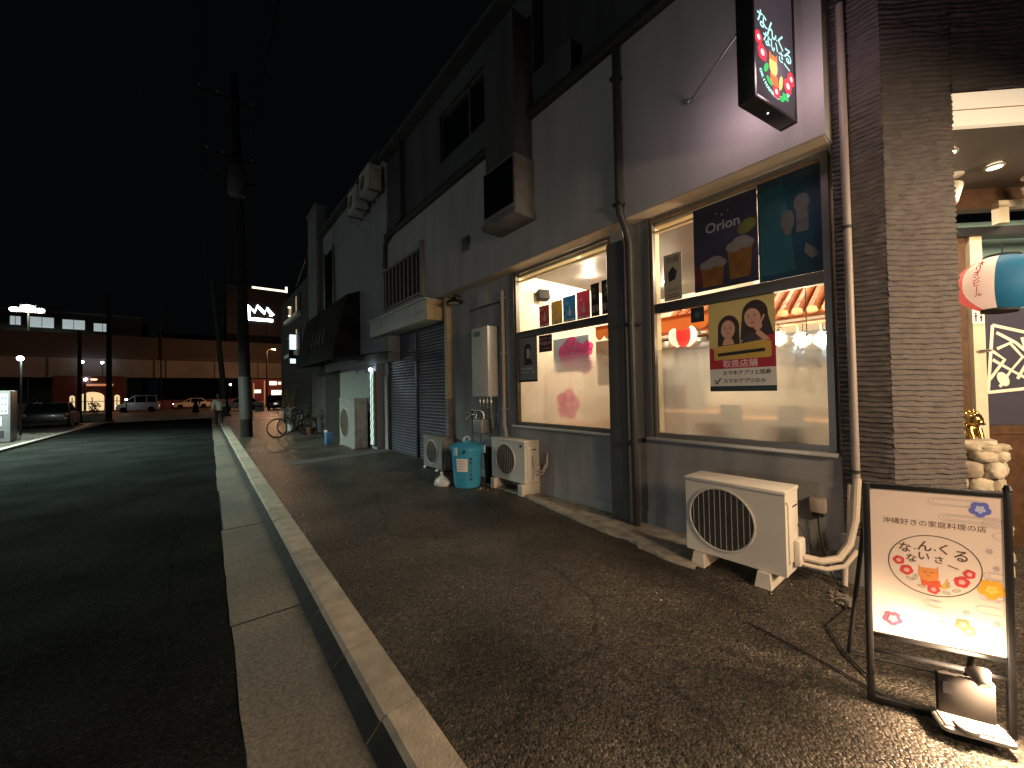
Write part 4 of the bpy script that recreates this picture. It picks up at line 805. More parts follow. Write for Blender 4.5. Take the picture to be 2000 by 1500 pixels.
mb.build('refrigerant_pipe', A2, off=A2['org'])
mb = MB(M_black); mb.tube([(3.5, 1.0, .5), (3.55, .92, .42), (3.56, .88, .30), (3.5, .87, .2)], .006, 6); mb.build('cable', A2, off=A2['org'])
A1 = ac_unit('smaller ivory air conditioner unit beside the blue bin under the left window', 3.57, 4.16, 4.95, .165, .775, .28, 4.60, .225, feet='rail', detail=False)
mb = MB(M_pvc)
for q in (0, .05): mb.tube([(3.76, 4.12, .28+q), (3.79, 4.03, .30+q), (3.83, 3.97, .42+q), (3.835, 3.97, .56+q*.5), (3.86, 4.0, .62)], .014, 8)
mb.tube([(3.72, 4.125, .56), (3.72, 4.11, .40), (3.73, 4.115, .26)], .025, 8); mb.build('refrigerant_pipe', A1, off=A1['org'])
mb = MB(mat('navy_badge', (.02, .03, .08), .4)); mb.lathe([(.001, .002), (.022, .002), (.022, 0)], 20); mb.v = [Vector((3.57-v.z, 4.24+v.x*1.3, .70+v.y)) for v in mb.v]; mb.build('badge', A1, off=A1['org'])
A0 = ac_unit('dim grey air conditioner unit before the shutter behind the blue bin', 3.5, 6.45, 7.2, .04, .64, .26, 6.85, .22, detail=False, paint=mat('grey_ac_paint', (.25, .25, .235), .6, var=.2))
# refrigerant pipe cover running up the corner, with its saddle bands
t = thing('pipe_cover', 'beige pipe cover running up the stone corner beside the right window', 'pipe', (3.79, .64, .8))
mb = MB(mat('beige_trunking', (.27, .23, .205), .5, var=.06)); mb.tube([(3.785, .63, .8), (3.785, .635, 5.5)], .025, 12); mb.build('trunking', t)
mb = MB(M_dkpipe)
for z in (.85, 2.68, 4.4): mb = MB(M_dkpipe); mb.tube([(3.785, .633, z-.012), (3.785, .633, z+.012)], .030, 12); mb.box(3.80, 3.85, .60, .665, z-.01, z+.01); mb.build('saddle_band', t)
t = thing('pipe_cover', 'beige pipe rising beside the water heater to the left window', 'pipe', (3.8, 4.9, .7))
mb = MB(M_pvc); mb.tube([(3.80, 4.86, .72), (3.80, 4.86, .82), (3.80, 4.9, .95), (3.80, 4.9, 3.12)], .03, 10); mb.build('trunking', t)
mb = MB(M_alul)
for z in (1.2, 2.1, 3.0): mb = MB(M_alul); mb.box(3.765, 3.85, 4.86, 4.94, z, z+.02); mb.build('saddle_band', t)
t = thing('power_outlet', 'small beige outdoor power outlet box on the wall beside the stone corner', 'outlet', (3.80, .87, .5))
mb = MB(mat('outlet_beige', (.40, .34, .27), .5)); mb.box(3.775, 3.85, .82, .92, .49, .60, .008); mb.build('box', t)
mb = MB(M_blackm); mb.box(3.79, 3.84, .835, .905, .455, .489, .004); mb.build('plug', t)
mb = MB(M_rub); mb.tube([(3.80, .87, .46), (3.80, .865, .35), (3.79, .84, .2), (3.74, .79, .06), (3.62, .70, .012), (3.3, .62, .012), (3.0, .66, .012), (2.75, .52, .012), (2.62, .40, .012)], .006, 6); mb.build('power_cord', t)
t = thing('plastic_sheet_scrap', 'crumpled pale plastic scrap lying on the ground beside the stone corner', 'litter', (3.45, .72, 0))
mb = MB(mat('pale_plastic', (.22, .20, .175), .35, trans=.2))
n = 10; vs = [(3.36+i*.018+random.uniform(-.01, .01), .60+j*.02+random.uniform(-.01, .01), .008+random.uniform(0, .018)) for i in range(n) for j in range(8)]
mb.add(vs, [(i*8+j, i*8+j+1, i*8+j+9, i*8+j+8) for i in range(n-1) for j in range(7) if random.random() < .8]); mb.build('sheet', t)
for i in range(7):
    x, y = random.uniform(2.2, 3.6), random.uniform(.55, 1.6)
    p = MB(mat('litter_white', (.55, .52, .48), .5)); q = random.uniform(.003, .006); p.lathe([(.001, -q), (q, 0), (q*.6, q*.8), (.001, q)], 6, x, y, q)
    tag(p.build('pebble'), 'tiny pale pebble on the dark pavement before the large air conditioner', 'pebble', 'pale pebbles on the pavement')
# water heater with pipework, gas meter
t = thing('water_heater', 'tall cream gas water heater box on the wall above the bin', 'water heater', (3.74, 5.3, 1.4))
mb = MB(mat('heater_cream', (.62, .60, .54), .45, var=.06)); mb.box(3.62, 3.85, 5.08, 5.56, 1.41, 2.57, .012); mb.build('casing', t)
mb = MB(mat('heater_plate', (.10, .16, .15), .4)); mb.box(3.612, 3.62, 5.30, 5.48, 2.42, 2.5); mb.mat(mat('green_label', (.30, .62, .45), .4)); mb.box(3.613, 3.62, 5.40, 5.48, 2.10, 2.18); mb.build('badge', t)
mb = MB(M_blackm); mb.lathe([(.008, 0), (.008, .004)], 10); mb.v = [Vector((3.7+v.x, 5.079-v.z, 1.98+v.y)) for v in mb.v]; mb.build('screw', t)
mb = MB(M_steel)
for y, zb in [(5.15, .9), (5.25, 1.2), (5.36, 1.05), (5.47, .95)]: mb.tube([(3.72, y, 1.41), (3.72, y, 1.28), (3.74, y+.03, 1.2), (3.78, y+.05, zb)], .016, 8); mb.lathe([(.026, -.02), (.026, .02)], 8, 3.72, y, 1.33)
mb.build('pipe', t)
t = thing('gas_meter', 'steel gas meter and valve pipework on the wall behind the blue bin', 'gas meter', (3.72, 5.55, .3))
mb = MB(mat('meter_grey', (.30, .29, .27), .4, .3)); mb.box(3.62, 3.80, 5.30, 5.58, .78, 1.04, .03, 3); mb.build('meter_body', t)
mb = MB(M_steel); mb.tube([(3.70, 5.34, 1.04), (3.70, 5.34, 1.14), (3.72, 5.45, 1.17), (3.72, 5.72, 1.17), (3.74, 5.76, 1.1), (3.74, 5.76, .2)], .02, 8); mb.tube([(3.68, 5.54, 1.04), (3.68, 5.54, 1.10), (3.66, 5.64, 1.10), (3.66, 5.8, 1.0)], .018, 8); mb.tube([(3.62, 5.7, 1.1), (3.58, 5.66, 1.13), (3.58, 5.6, 1.13)], .012, 8); mb.build('pipe', t)
mb = MB(mat('valve_red', (.3, .04, .03), .5)); mb.lathe([(.03, -.01), (.03, .01)], 12, 3.66, 5.72, 1.15); mb.build('valve', t)
t = thing('bucket', 'black plastic bucket on the ground between the bin and the smaller air conditioner', 'bucket', (3.68, 5.18, 0))
mb = MB(M_rub); mb.lathe([(.09, .0), (.12, .55), (.135, .56), (.135, .58), (.11, .58)], 20, 3.70, 5.16, 0); mb.build('body', t)
mb = MB(M_steel); mb.tube([(3.58, 5.16, .56), (3.62, 5.10, .60), (3.72, 5.06, .61), (3.82, 5.16, .56)], .006, 6); mb.build('handle', t)
t = thing('wall_lamp', 'small unlit dish lamp on the wall between the shutter and the water heater', 'lamp', (3.78, 6.3, 3.2))
mb = MB(M_black); mb.lathe([(.02, .12), (.06, .08), (.15, .02), (.155, .0), (.14, .0)], 24, 3.70, 6.25, 3.16); mb.build('shade', t)
mb = MB(M_alul); mb.lathe([(.001, -.012), (.09, .0), (.1, .02)], 20, 3.70, 6.25, 3.15); mb.build('glass', t)
mb = MB(M_black); mb.tube([(3.70, 6.25, 3.27), (3.72, 6.25, 3.31), (3.85, 6.25, 3.31)], .014); mb.build('arm', t)
t = thing('wall_panel', 'pale grey panel door outlined on the wall above the water heater', 'panel', (3.845, 5.4, 1.3))
mb = MB(mat('panel_grey', (.33, .33, .34), .6)); mb.box(3.838, 3.849, 5.35, 5.7, 3.0, 3.3, .002); mb.build('plate', t)
mb = MB(M_dkpipe); mb.box(3.842, 3.85, 5.0, 5.95, 2.96, 2.985); mb.box(3.842, 3.85, 5.0, 5.02, 1.3, 2.96); mb.build('edge', t)
# blue bin
t = thing('rubbish_bin', 'turquoise plastic rubbish bin with lid and paper notice by the wall', 'bin', (3.29, 5.24, 0))
M_bin = mat('turquoise_plastic', (.045, .31, .50), .38, var=.1, vs=4)
mb = MB(M_bin); prof = [(.185, .0), (.20, .01), (.212, .08), (.238, .52), (.25, .58), (.265, .585), (.265, .62), (.25, .625)]
n = 48; vs = []
for r, z in prof:
    for k in range(n): a = 2*pi*k/n; rr = r-(.004 if (k % 3 == 0 and .05 < z < .55) else 0); vs.append((3.29+rr*cos(a), 5.24+rr*sin(a), z))
mb.add(vs, [(i*n+k, i*n+(k+1) % n, (i+1)*n+(k+1) % n, (i+1)*n+k) for i in range(len(prof)-1) for k in range(n)]); mb.build('tub', t)
mb = MB(M_bin); mb.lathe([(.272, .612), (.275, .64), (.255, .65), (.24, .655), (.20, .685), (.08, .70), (.001, .702)], 40, 3.29, 5.24, 0); mb.box(3.235, 3.345, 5.215, 5.265, .69, .72, .008); mb.build('lid', t)
mb = MB(mat('pale_blue_plastic', (.30, .52, .60), .4)); mb.tube([(3.24, 5.24, .70), (3.24, 5.24, .765), (3.27, 5.24, .78), (3.32, 5.24, .78), (3.34, 5.24, .765), (3.34, 5.24, .70)], .014, 8); mb.build('lid_handle', t)
for k, a in enumerate((R(200), R(-35), R(90))):
    mb = MB(MATS['pale_blue_plastic']); mb.T = Matrix.Translation((3.29+.27*cos(a), 5.24+.27*sin(a), .57)) @ Matrix.Rotation(a, 4, 'Z'); mb.box(-.008, .028, -.03, .03, -.05, .075, .008); mb.build('clip', t)
def arc(mb, r0, r1, a0, a1, z0, z1, cx=3.29, cy=5.24, n=10):
    vs = []
    for i in range(n+1): a = a0+(a1-a0)*i/n; vs += [(cx+r0*cos(a), cy+r0*sin(a), z0), (cx+r1*cos(a), cy+r1*sin(a), z1)]
    mb.add(vs, [(2*i, 2*i+2, 2*i+3, 2*i+1) for i in range(n)])
mb = MB(M_paper); arc(mb, .233, .246, R(196), R(240), .27, .47); nb = sub('notice', t, mb)
mb = MB(mat('faint_ink', (.35, .35, .38), .7))
for z in (.43, .39, .35, .31): arc(mb, .2375+(z-.3)*.06, .2375+(z-.294)*.06, R(201), R(233), z, z+.008)
mb.build('writing', nb)
mb = MB(mat('navy_lettering', (.012, .05, .12), .5)); mb.T = Matrix.Translation((3.29, 5.24, 0)) @ Matrix.Rotation(R(253), 4, 'Z') @ Matrix(((0, 0, 1, .238), (1, 0, 0, 0), (0, 1, 0, 0), (0, 0, 0, 1)))
for i, c in enumerate('収集ゴミ容器'): mb.text(c, .052, 0, .46-.062*i, .0, 0, 'CENTER', 1, .001)
for k in range(len(mb.v)): 
    v = mb.v[k]; d = Vector((v.x-3.29, v.y-5.24)); r = .2155+(v.z-.08)*.059; d.normalize(); mb.v[k] = Vector((3.29+d.x*(r+.004), 5.24+d.y*(r+.004), v.z))
mb.build('lettering', t)
mb = MB(mat('black_tag', (.01, .02, .025), .5)); arc(mb, .268, .268, R(226), R(232), .555, .61); mb.build('clasp', t)
# white rubbish bag
t = thing('rubbish_bag', 'small knotted white rubbish bag on the ground left of the bin', 'bag', (3.02, 5.55, 0))
b = bmesh.new(); bmesh.ops.create_icosphere(b, subdivisions=4, radius=1)
for v in b.verts:
    c = v.co.copy(); q = 1+.10*sin(c.x*7+c.z*5)*cos(c.y*6-c.z*4)+.05*sin(c.y*17+c.x*13); z = c.z
    z = -.42 if z < -.42 else z
    tap = 1-.55*max(0, z)**1.5
    v.co = Vector((3.02+c.x*.11*q*tap, 5.57+c.y*.15*q*tap, (z+.42)*.115))
mb = MB(mat('white_polythene', (.72, .72, .70), .35, var=.05, trans=.15)); mb.bm(b); mb.build('bag_body', t, 80)
mb = MB(MATS['white_polythene']); mb.tube([(3.02, 5.57, .155), (3.02, 5.575, .18), (3.03, 5.60, .19)], [.025, .012, .03], 8); mb.build('knot', t)
for i in range(7):
    x, y = 3.33+random.uniform(-.12, .18), 4.86+random.uniform(-.07, .07)
    p = MB(mat('rubble', (.30, .25, .17), .9)); q = random.uniform(.012, .026); p.lathe([(.001, -q), (q, -q*.3), (q*.7, q*.5), (.001, q*.8)], 6, x, y, q*.6)
    tag(p.build('rubble_stone', smooth=0), 'small broken stone on the apron between the bin and the smaller air conditioner', 'stone', 'broken stones by the bin')

# ------------------------------------------------------------------ entrance: lights, camera, lantern, pedestal, statue
downlight(tuple(cham(.63, .2, 3.255)), 'bright entrance ceiling downlight nearest the stone corner', 40, 140, .045, 'entrance downlights')
downlight(tuple(cham(1.22, .45, 3.255)), 'second entrance ceiling downlight, right of the first', 40, 140, .045, 'entrance downlights')
downlight(tuple(cham(2.0, .5, 3.255)), 'third entrance ceiling downlight at the picture edge', 40, 140, .045, 'entrance downlights')
def spotfit(s, o, label, ang, lit):
    b = thing('spotlight', label, 'spotlight', cham(s, o, 3.26), group='white spotlights under the entrance ceiling'); c = cham(s, o, 3.26)
    mb = MB(M_white); mb.lathe([(.075, -.001), (.075, -.012), (.02, -.02)], 20, c.x, c.y, c.z); mb.tube([c-Vector((0, 0, .015)), c-Vector((0, 0, .09))], .016, 8); mb.build('mount', b)
    mb = MB(M_white); T = Matrix.Translation(c-Vector((0, 0, .15))) @ Matrix.Rotation(ang, 4, Vector((U.x, U.y, 0)).cross(Vector((0, 0, 1))))
    mb.T = T; mb.lathe([(.035, .09), (.05, .085), (.055, .07), (.055, -.09), (.045, -.09), (.042, -.05)], 20, cap=False); mb.lathe([(.001, .09), (.036, .09)], 20, cap=False); mb.build('housing', b)
    mb = MB(M_bulb if lit else M_acdk); mb.T = T; mb.lathe([(.001, -.07), (.044, -.07)], 16, cap=False); mb.build('lens', b); return b
spotfit(1.02, .58, 'white cylinder spotlight turned off under the entrance ceiling', R(-18), False)
spotfit(1.75, .66, 'white cylinder spotlight at the picture edge, lit', R(25), True)
t = thing('beige_bracket', 'beige square bracket above the black door lintel', 'bracket', cham(1.75, .84, 2.95))
mb = MB(MATS['pale_post']); cbox(mb, 1.62, 1.70, .8, .86, 2.92, 3.08); cbox(mb, 1.62, 1.95, .8, .86, 3.06, 3.12); mb.build('arm', t)
PK = mat('pink_lantern_paper', (.66, .16, .15), .7, trans=.5); lc = cham(.98, .22, 2.235)
ln = lantern(lc, .235, .40, lambda a: PK if a < 131 or a > 300 else PW if a < 172 or a > 262 else PB, 'pink, white and blue paper lantern hanging in the entrance', '')
ln.rotation_euler = (R(3), R(4), 0)
mb = MB(mat('red_brush', (.55, .04, .04), .6)); 
for i, c in enumerate('オリオンビール'):
    a = R(151); zz = .125-.038*i
    rr = .235*(1-abs(zz/.20)**2.6*.62)+.004
    mb.T = Matrix.Rotation(a, 4, 'Z') @ Matrix(((0, 0, 1, rr), (1, 0, 0, 0), (0, 1, 0, zz), (0, 0, 0, 1))); mb.text('|' if c == 'ー' else c, .045, 0, 0, 0, 0, 'CENTER', 1, .001)
mb.build('lettering', ln)
lamp('lantern_light', 'POINT', (0, 0, 0), 2.2, (1, .75, .5), ln, .05)
pc = cham(.90, .40, 0)
t = thing('stone_pedestal', 'pedestal of rough cream coral stones in the entrance', 'pedestal', pc)
M_coral = [mat('coral_stone_%d' % i, c, .9, var=.2, vs=15, bump=.6, bs=40) for i, c in enumerate([(.42, .37, .27), (.34, .29, .21), (.47, .42, .32)])]
mb = MB(M_coral[0]); z = 0; row = 0
while z < 1.0:
    h = random.uniform(.08, .14); h = min(h, 1.02-z); n = 7
    for k in range(n):
        a = 2*pi*(k+.5*(row % 2))/n+random.uniform(-.1, .1); r = .135+random.uniform(-.015, .02); b = bmesh.new(); bmesh.ops.create_icosphere(b, subdivisions=3, radius=1)
        sx, sy = .075*random.uniform(.8, 1.15), .06
        for v in b.verts: c = v.co; m_ = max(abs(c.x), abs(c.y), abs(c.z)); c = c*(.45+.55/m_*.8); q = 1+.16*noise.noise(c*2.2+Vector((row*3.1, k*1.7, 0)))+.08*noise.noise(c*6+Vector((k, row, 5))); v.co = Vector((pc.x+cos(a)*r+(-sin(a)*c.x*sx+cos(a)*c.y*sy)*q, pc.y+sin(a)*r+(cos(a)*c.x*sx+sin(a)*c.y*sy)*q, z+h/2+c.z*h*.56*q))
        mb.mat(random.choice(M_coral)); mb.bm(b)
    z += h*.93; row += 1
mb.mat(M_coral[1]); mb.lathe([(.13, 0), (.13, 1.0)], 12, pc.x, pc.y, 0); mb.build('stone_stack', t, 50)
mb = MB(M_coral[2]); 
b = bmesh.new(); bmesh.ops.create_icosphere(b, subdivisions=3, radius=1)
for v in b.verts: c = v.co.copy(); m_ = max(abs(c.x), abs(c.y)); c = c*(.5+.4/max(m_, .5)); q = 1+.12*noise.noise(c*3)+.07*noise.noise(c*8); v.co = Vector((pc.x+c.x*.17*q, pc.y+c.y*.155*q, 1.0+max(-.5, min(.5, c.z))*.09*q))
mb.bm(b); mb.build('capstone', t, 50)
M_gold = mat('gold_leaf', (.62, .42, .14), .22, 1.0, var=.2, vs=30)
t = thing('lion_statue', 'small shiny gold guardian lion statue on the stone pedestal', 'statue', (pc.x, pc.y, 1.045))
zz = 1.045
def blob(mb, x, y, z, a, b_, c, sub_=3, jit=0):
    b = bmesh.new(); bmesh.ops.create_icosphere(b, subdivisions=sub_, radius=1)
    for v in b.verts: q = 1+random.uniform(-jit, jit); v.co = Vector((x+v.co.x*a*q, y+v.co.y*b_*q, z+v.co.z*c*q))
    mb.bm(b)
fx, fy = -.72, -.69   # faces the street corner
mb = MB(M_gold); blob(mb, pc.x, pc.y, zz+.075, .055, .055, .075); blob(mb, pc.x-fx*.03, pc.y-fy*.03, zz+.04, .06, .06, .04)
for s in (-1, 1): mb.tube([(pc.x+fx*.04+fy*s*.03, pc.y+fy*.04-fx*s*.03, zz+.09), (pc.x+fx*.06+fy*s*.03, pc.y+fy*.06-fx*s*.03, zz+.01)], [.02, .018], 8)
mb.build('body', t, 80)
mb = MB(M_gold); hx, hy = pc.x+fx*.025, pc.y+fy*.025; blob(mb, hx, hy, zz+.155, .062, .062, .058); blob(mb, hx+fx*.05, hy+fy*.05, zz+.14, .03, .03, .025)
for k in range(14): a = 2*pi*k/14; blob(mb, hx-fx*.01+cos(a)*.02*0+fy*cos(a)*.062, hy-fy*.01-fx*cos(a)*.062, zz+.158+sin(a)*.06, .02, .02, .02, 2)
mb.build('head_and_mane', t, 80)
mb = MB(M_blackm)
for s in (-1, 1): blob(mb, hx+fx*.052+fy*s*.024, hy+fy*.052-fx*s*.024, zz+.168, .009, .009, .009, 2)
mb.tube([(hx+fx*.075+fy*.022, hy+fy*.075-fx*.022, zz+.128), (hx+fx*.082, hy+fy*.082, zz+.122), (hx+fx*.075-fy*.022, hy+fy*.075+fx*.022, zz+.128)], .006, 6); mb.build('face', t, 80)
t = thing('small_lion_statue', 'little cream stone lion beside the gold statue on the pedestal', 'statue', cham(.80, .34, 1.03)); c = cham(.79, .36, 1.03)
mb = MB(M_coral[2]); blob(mb, c.x, c.y, c.z+.03, .028, .028, .035); mb.build('body', t, 80)
mb = MB(M_coral[2]); blob(mb, c.x-.01, c.y-.01, c.z+.078, .024, .024, .022); mb.build('head', t, 80)

t = thing('unseen_canopy', 'added unseen brown canopy holding two warm lamps and cutting their upward light', 'canopy', (3.0, -2.6, 0))  # canopy out of view, added to carry and cut off the warm light
mb = MB(M_wood); mb.box(1.2, 4.6, -3.6, -1.55, 2.86, 2.95); mb.box(1.2, 4.6, -1.6, -1.55, 2.74, 2.86); mb.build('roof', t)
for x in (1.3, 4.5): mb = MB(M_wood); mb.box(x-.05, x+.05, -3.55, -3.45, 0, 2.86); mb.build('post', t)
for x, pw in ((3.65, 600), (1.9, 420)):
    mb = MB(M_bulb); blob(mb, x, -2.5, 2.45, .05, .05, .05); lo = sub('lamp', t, mb); mb = MB(M_black); mb.tube([(x, -2.5, 2.49), (x, -2.5, 2.86)], .012); mb.build('socket', lo)
    lamp('canopy_light', 'POINT', (x, -2.5, 2.45), pw, (1, .73, .47), t, .33)
# ================================================================== NEXT BUILDING ALONG THE STREET
B2 = thing('neighbour_building', 'pale two storey building beyond the shutter with a dark awning', 'building', (3.6, 13, 0))
mb = MB(M_wall2); mb.box(3.62, 9, 9.32, 15.6, 2.3, 7.4); mb.box(3.66, 3.9, 10.3, 15.6, -.3, 2.35); mb.build('wall', B2)
mb = MB(M_dkwall); mb.box(3.42, 9.2, 9.32, 15.7, 7.4, 7.52); mb.prism([(3.42, 9.32, 7.52), (6, 9.32, 8.6), (9.2, 9.32, 7.52)], (0, 6.4, 0)); mb.build('roof', B2)
mb = MB(M_dkgl); mb.box(3.59, 3.619, 14.2, 15.3, 4.6, 6.6); w = sub('window', B2, mb)
mb = MB(M_alu); mb.box(3.57, 3.592, 14.1, 14.2, 4.5, 6.7); mb.box(3.57, 3.592, 15.3, 15.4, 4.5, 6.7); mb.box(3.57, 3.592, 14.2, 15.3, 4.5, 4.6); mb.build('frame', w)
M_awn = mat('dark_awning_canvas', (.009, .010, .012), .85, var=.5, vs=3, spec=.12)
mb = MB(M_awn); pr = [(3.62, 11.45, 4.5), (3.25, 11.45, 4.35), (2.86, 11.45, 2.62), (2.86, 11.45, 2.5), (3.62, 11.45, 2.62)]; mb.prism(pr, (0, 5.3, 0)); aw = sub('awning', B2, mb)
mb = MB(mat('awning_highlight', (.22, .24, .27), .6))  # pale stripes: highlights on the awning front put into the colour
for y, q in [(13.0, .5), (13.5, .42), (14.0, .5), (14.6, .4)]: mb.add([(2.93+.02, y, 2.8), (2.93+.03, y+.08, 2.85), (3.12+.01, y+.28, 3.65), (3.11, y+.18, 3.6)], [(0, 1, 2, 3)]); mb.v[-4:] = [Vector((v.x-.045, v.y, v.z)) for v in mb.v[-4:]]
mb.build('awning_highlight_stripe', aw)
mb = MB(M_awn)
for i in range(12):
    a0, a1 = pi*i/12*.5, pi*(i+1)/12*.5
    mb.add([(3.62-.75*sin(a0), 8.9, 2.28+.22*cos(a0)), (3.62-.75*sin(a1), 8.9, 2.28+.22*cos(a1)), (3.62-.75*sin(a1), 11.4, 2.38+.22*cos(a1)), (3.62-.75*sin(a0), 11.4, 2.38+.22*cos(a0))], [(0, 1, 2, 3)])
mb.build('small_canopy', B2)
mb = MB(mat('pale_green_panel', (.20, .235, .215), .6)); mb.box(3.62, 3.66, 10.75, 11.9, 1.0, 2.1); mb.box(3.62, 3.66, 12.2, 13.6, -.2, 2.2); mb.mat(M_wall2); mb.box(3.62, 3.66, 11.9, 12.2, -.2, 2.2); mb.build('door_panel', B2)
mb = MB(M_blackm); mb.box(3.64, 3.66, 13.6, 15.6, -.2, 2.3); mb.build('dark_shopfront', B2)
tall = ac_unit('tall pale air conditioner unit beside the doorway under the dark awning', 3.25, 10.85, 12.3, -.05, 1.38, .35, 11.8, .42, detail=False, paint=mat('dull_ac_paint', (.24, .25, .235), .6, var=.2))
for i, (y, z, lb) in enumerate([(9.75, 6.55, 'upper air conditioner unit hung high on the pale building, nearer one'), (10.75, 6.45, 'upper air conditioner unit hung high on the pale building, farther one')]):
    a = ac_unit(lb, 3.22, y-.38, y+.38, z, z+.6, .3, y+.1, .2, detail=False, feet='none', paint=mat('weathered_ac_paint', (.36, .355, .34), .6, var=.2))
    for ch in list(a.children):
        if ch.name.startswith('foot'): bpy.data.objects.remove(ch)
    mb = MB(M_alu)
    for s in (-.3, .3): mb.box(3.2, 3.62, y+s-.02, y+s+.02, z-.04, z-.003); mb.tube([(3.25, y+s, z-.03), (3.6, y+s, z-.35)], .015, 6)
    mb.build('wall_bracket', a, off=a['org'])
# two wavy glowing lines on a board, and a bulb
t = thing('glow_strip', 'two wavy glowing white lines on a narrow panel by the shutter', 'light strip', (3.6, 10.45, .05))
mb = MB(mat('strip_board', (.12, .13, .12), .5)); mb.box(3.60, 3.655, 10.32, 10.62, .1, 2.1); mb.build('backing_board', t)
for s in (0, 1):
    mb = MB(emit('glow_line', (.72, 1, .85), 1.1)); mb.tube([(3.585, 10.40+.13*s+.018*sin(k*.9+s), .12+k*.032) for k in range(62)], .010, 6); mb.build('wavy_glow_line', t)
mb = MB(emit('cool_bulb', (.75, .88, 1), 9)); blob(mb, 3.56, 10.45, 2.14, .05, .05, .05); mb.build('bulb', t)
mb = MB(M_black); mb.tube([(3.56, 10.45, 2.19), (3.58, 10.45, 2.25), (3.66, 10.45, 2.25)], .012); mb.build('bracket', t)
lamp('strip_light', 'POINT', (3.48, 10.47, 2.1), 2, (.75, .95, .95), t, .05)
t = thing('crate', 'blue and white plastic bottle crate standing before the tall air conditioner', 'crate', (3.0, 12.6, 0))
mb = MB(mat('blue_crate', (.05, .15, .35), .5)); mb.box(2.9, 3.1, 12.4, 12.65, 0, .34, .01); mb.build('crate_body', t)
mb = MB(M_white); blob(mb, 2.95, 12.62, .37, .06, .06, .05); mb.build('cap', t)
# tall thin chimney block and third building with lit balconies
B3 = thing('balcony_building', 'dark building farther along the street with two lit balcony windows', 'building', (4.2, 24, 0))
mb = MB(M_dkwall); mb.box(3.66, 9, 15.7, 18.6, -.3, 7.9); mb.box(4.1, 9, 18.6, 29, -.3, 7.3); mb.build('wall', B3)
mb = MB(mat('stack_grey', (.16, .16, .165), .8)); mb.box(3.55, 3.9, 16.4, 17.9, 4.2, 8.9); mb.box(3.5, 3.95, 16.35, 17.95, 8.9, 9.0); mb.build('chimney_stack', B3)
M_litw = emit('lit_window', (1, .62, .32), .30)
for z0, z1 in ((5.95, 6.9), (3.9, 5.1)):
    mb = MB(M_blackm); mb.box(4.06, 4.10, 22.6, 26.4, z0, z1); w = sub('window', B3, mb)
    mb = MB(M_litw); mb.box(4.05, 4.06, 25.0, 25.8, z0+.2, z1-.3); mb.box(4.05, 4.06, 23.4, 23.7, z0+.05, z1-.05); mb.build('lit_pane', w)
    mb = MB(M_white); mb.box(3.9, 4.10, 22.5, 26.6, z0-.25, z0-.05); mb.build('balcony_edge', w)
    mb = MB(emit('balcony_bulb', (1, .85, .6), 2.2)); blob(mb, 3.95, 24.9, z0+.05, .07, .12, .05); blob(mb, 3.98, 25.2, z1-.35, .07, .1, .05); mb.build('balcony_lamp', w)
mb = MB(M_alu); mb.tube([(4.0, 20.5, 7.3), (4.0, 20.5, 8.2)], .05); mb.tube([(4.0, 20.5, 8.1), (4.0, 23, 7.3)], .03); mb.build('roof_rail', B3)
t = thing('vertical_shop_sign', 'glowing pale blue vertical shop sign past the dark awning', 'sign', (3.85, 23.6, 3.0))
mb = MB(emit('blue_white_sign', (.62, .85, 1), 1.6)); mb.box(3.72, 4.02, 23.5, 23.6, 3.95, 4.75); mb.box(3.74, 4.0, 23.5, 23.6, 3.2, 3.45); mb.build('lit_face', t)
mb = MB(M_black); mb.box(3.68, 4.06, 23.52, 23.66, 3.15, 4.8, .01); mb.tube([(4.0, 23.6, 4.5), (4.15, 23.6, 4.5)], .02); mb.build('case', t)
mb = MB(M_blackm); mb.T = Matrix(((1, 0, 0, 3.87), (0, 0, -1, 23.497), (0, 1, 0, 0), (0, 0, 0, 1))); 
mb.line([(-.12, 3.5), (0, 3.62), (.12, 3.52)], .05, 0); mb.line([(-.1, 3.66), (.1, 3.7)], .05, 0); mb.build('emblem', t)

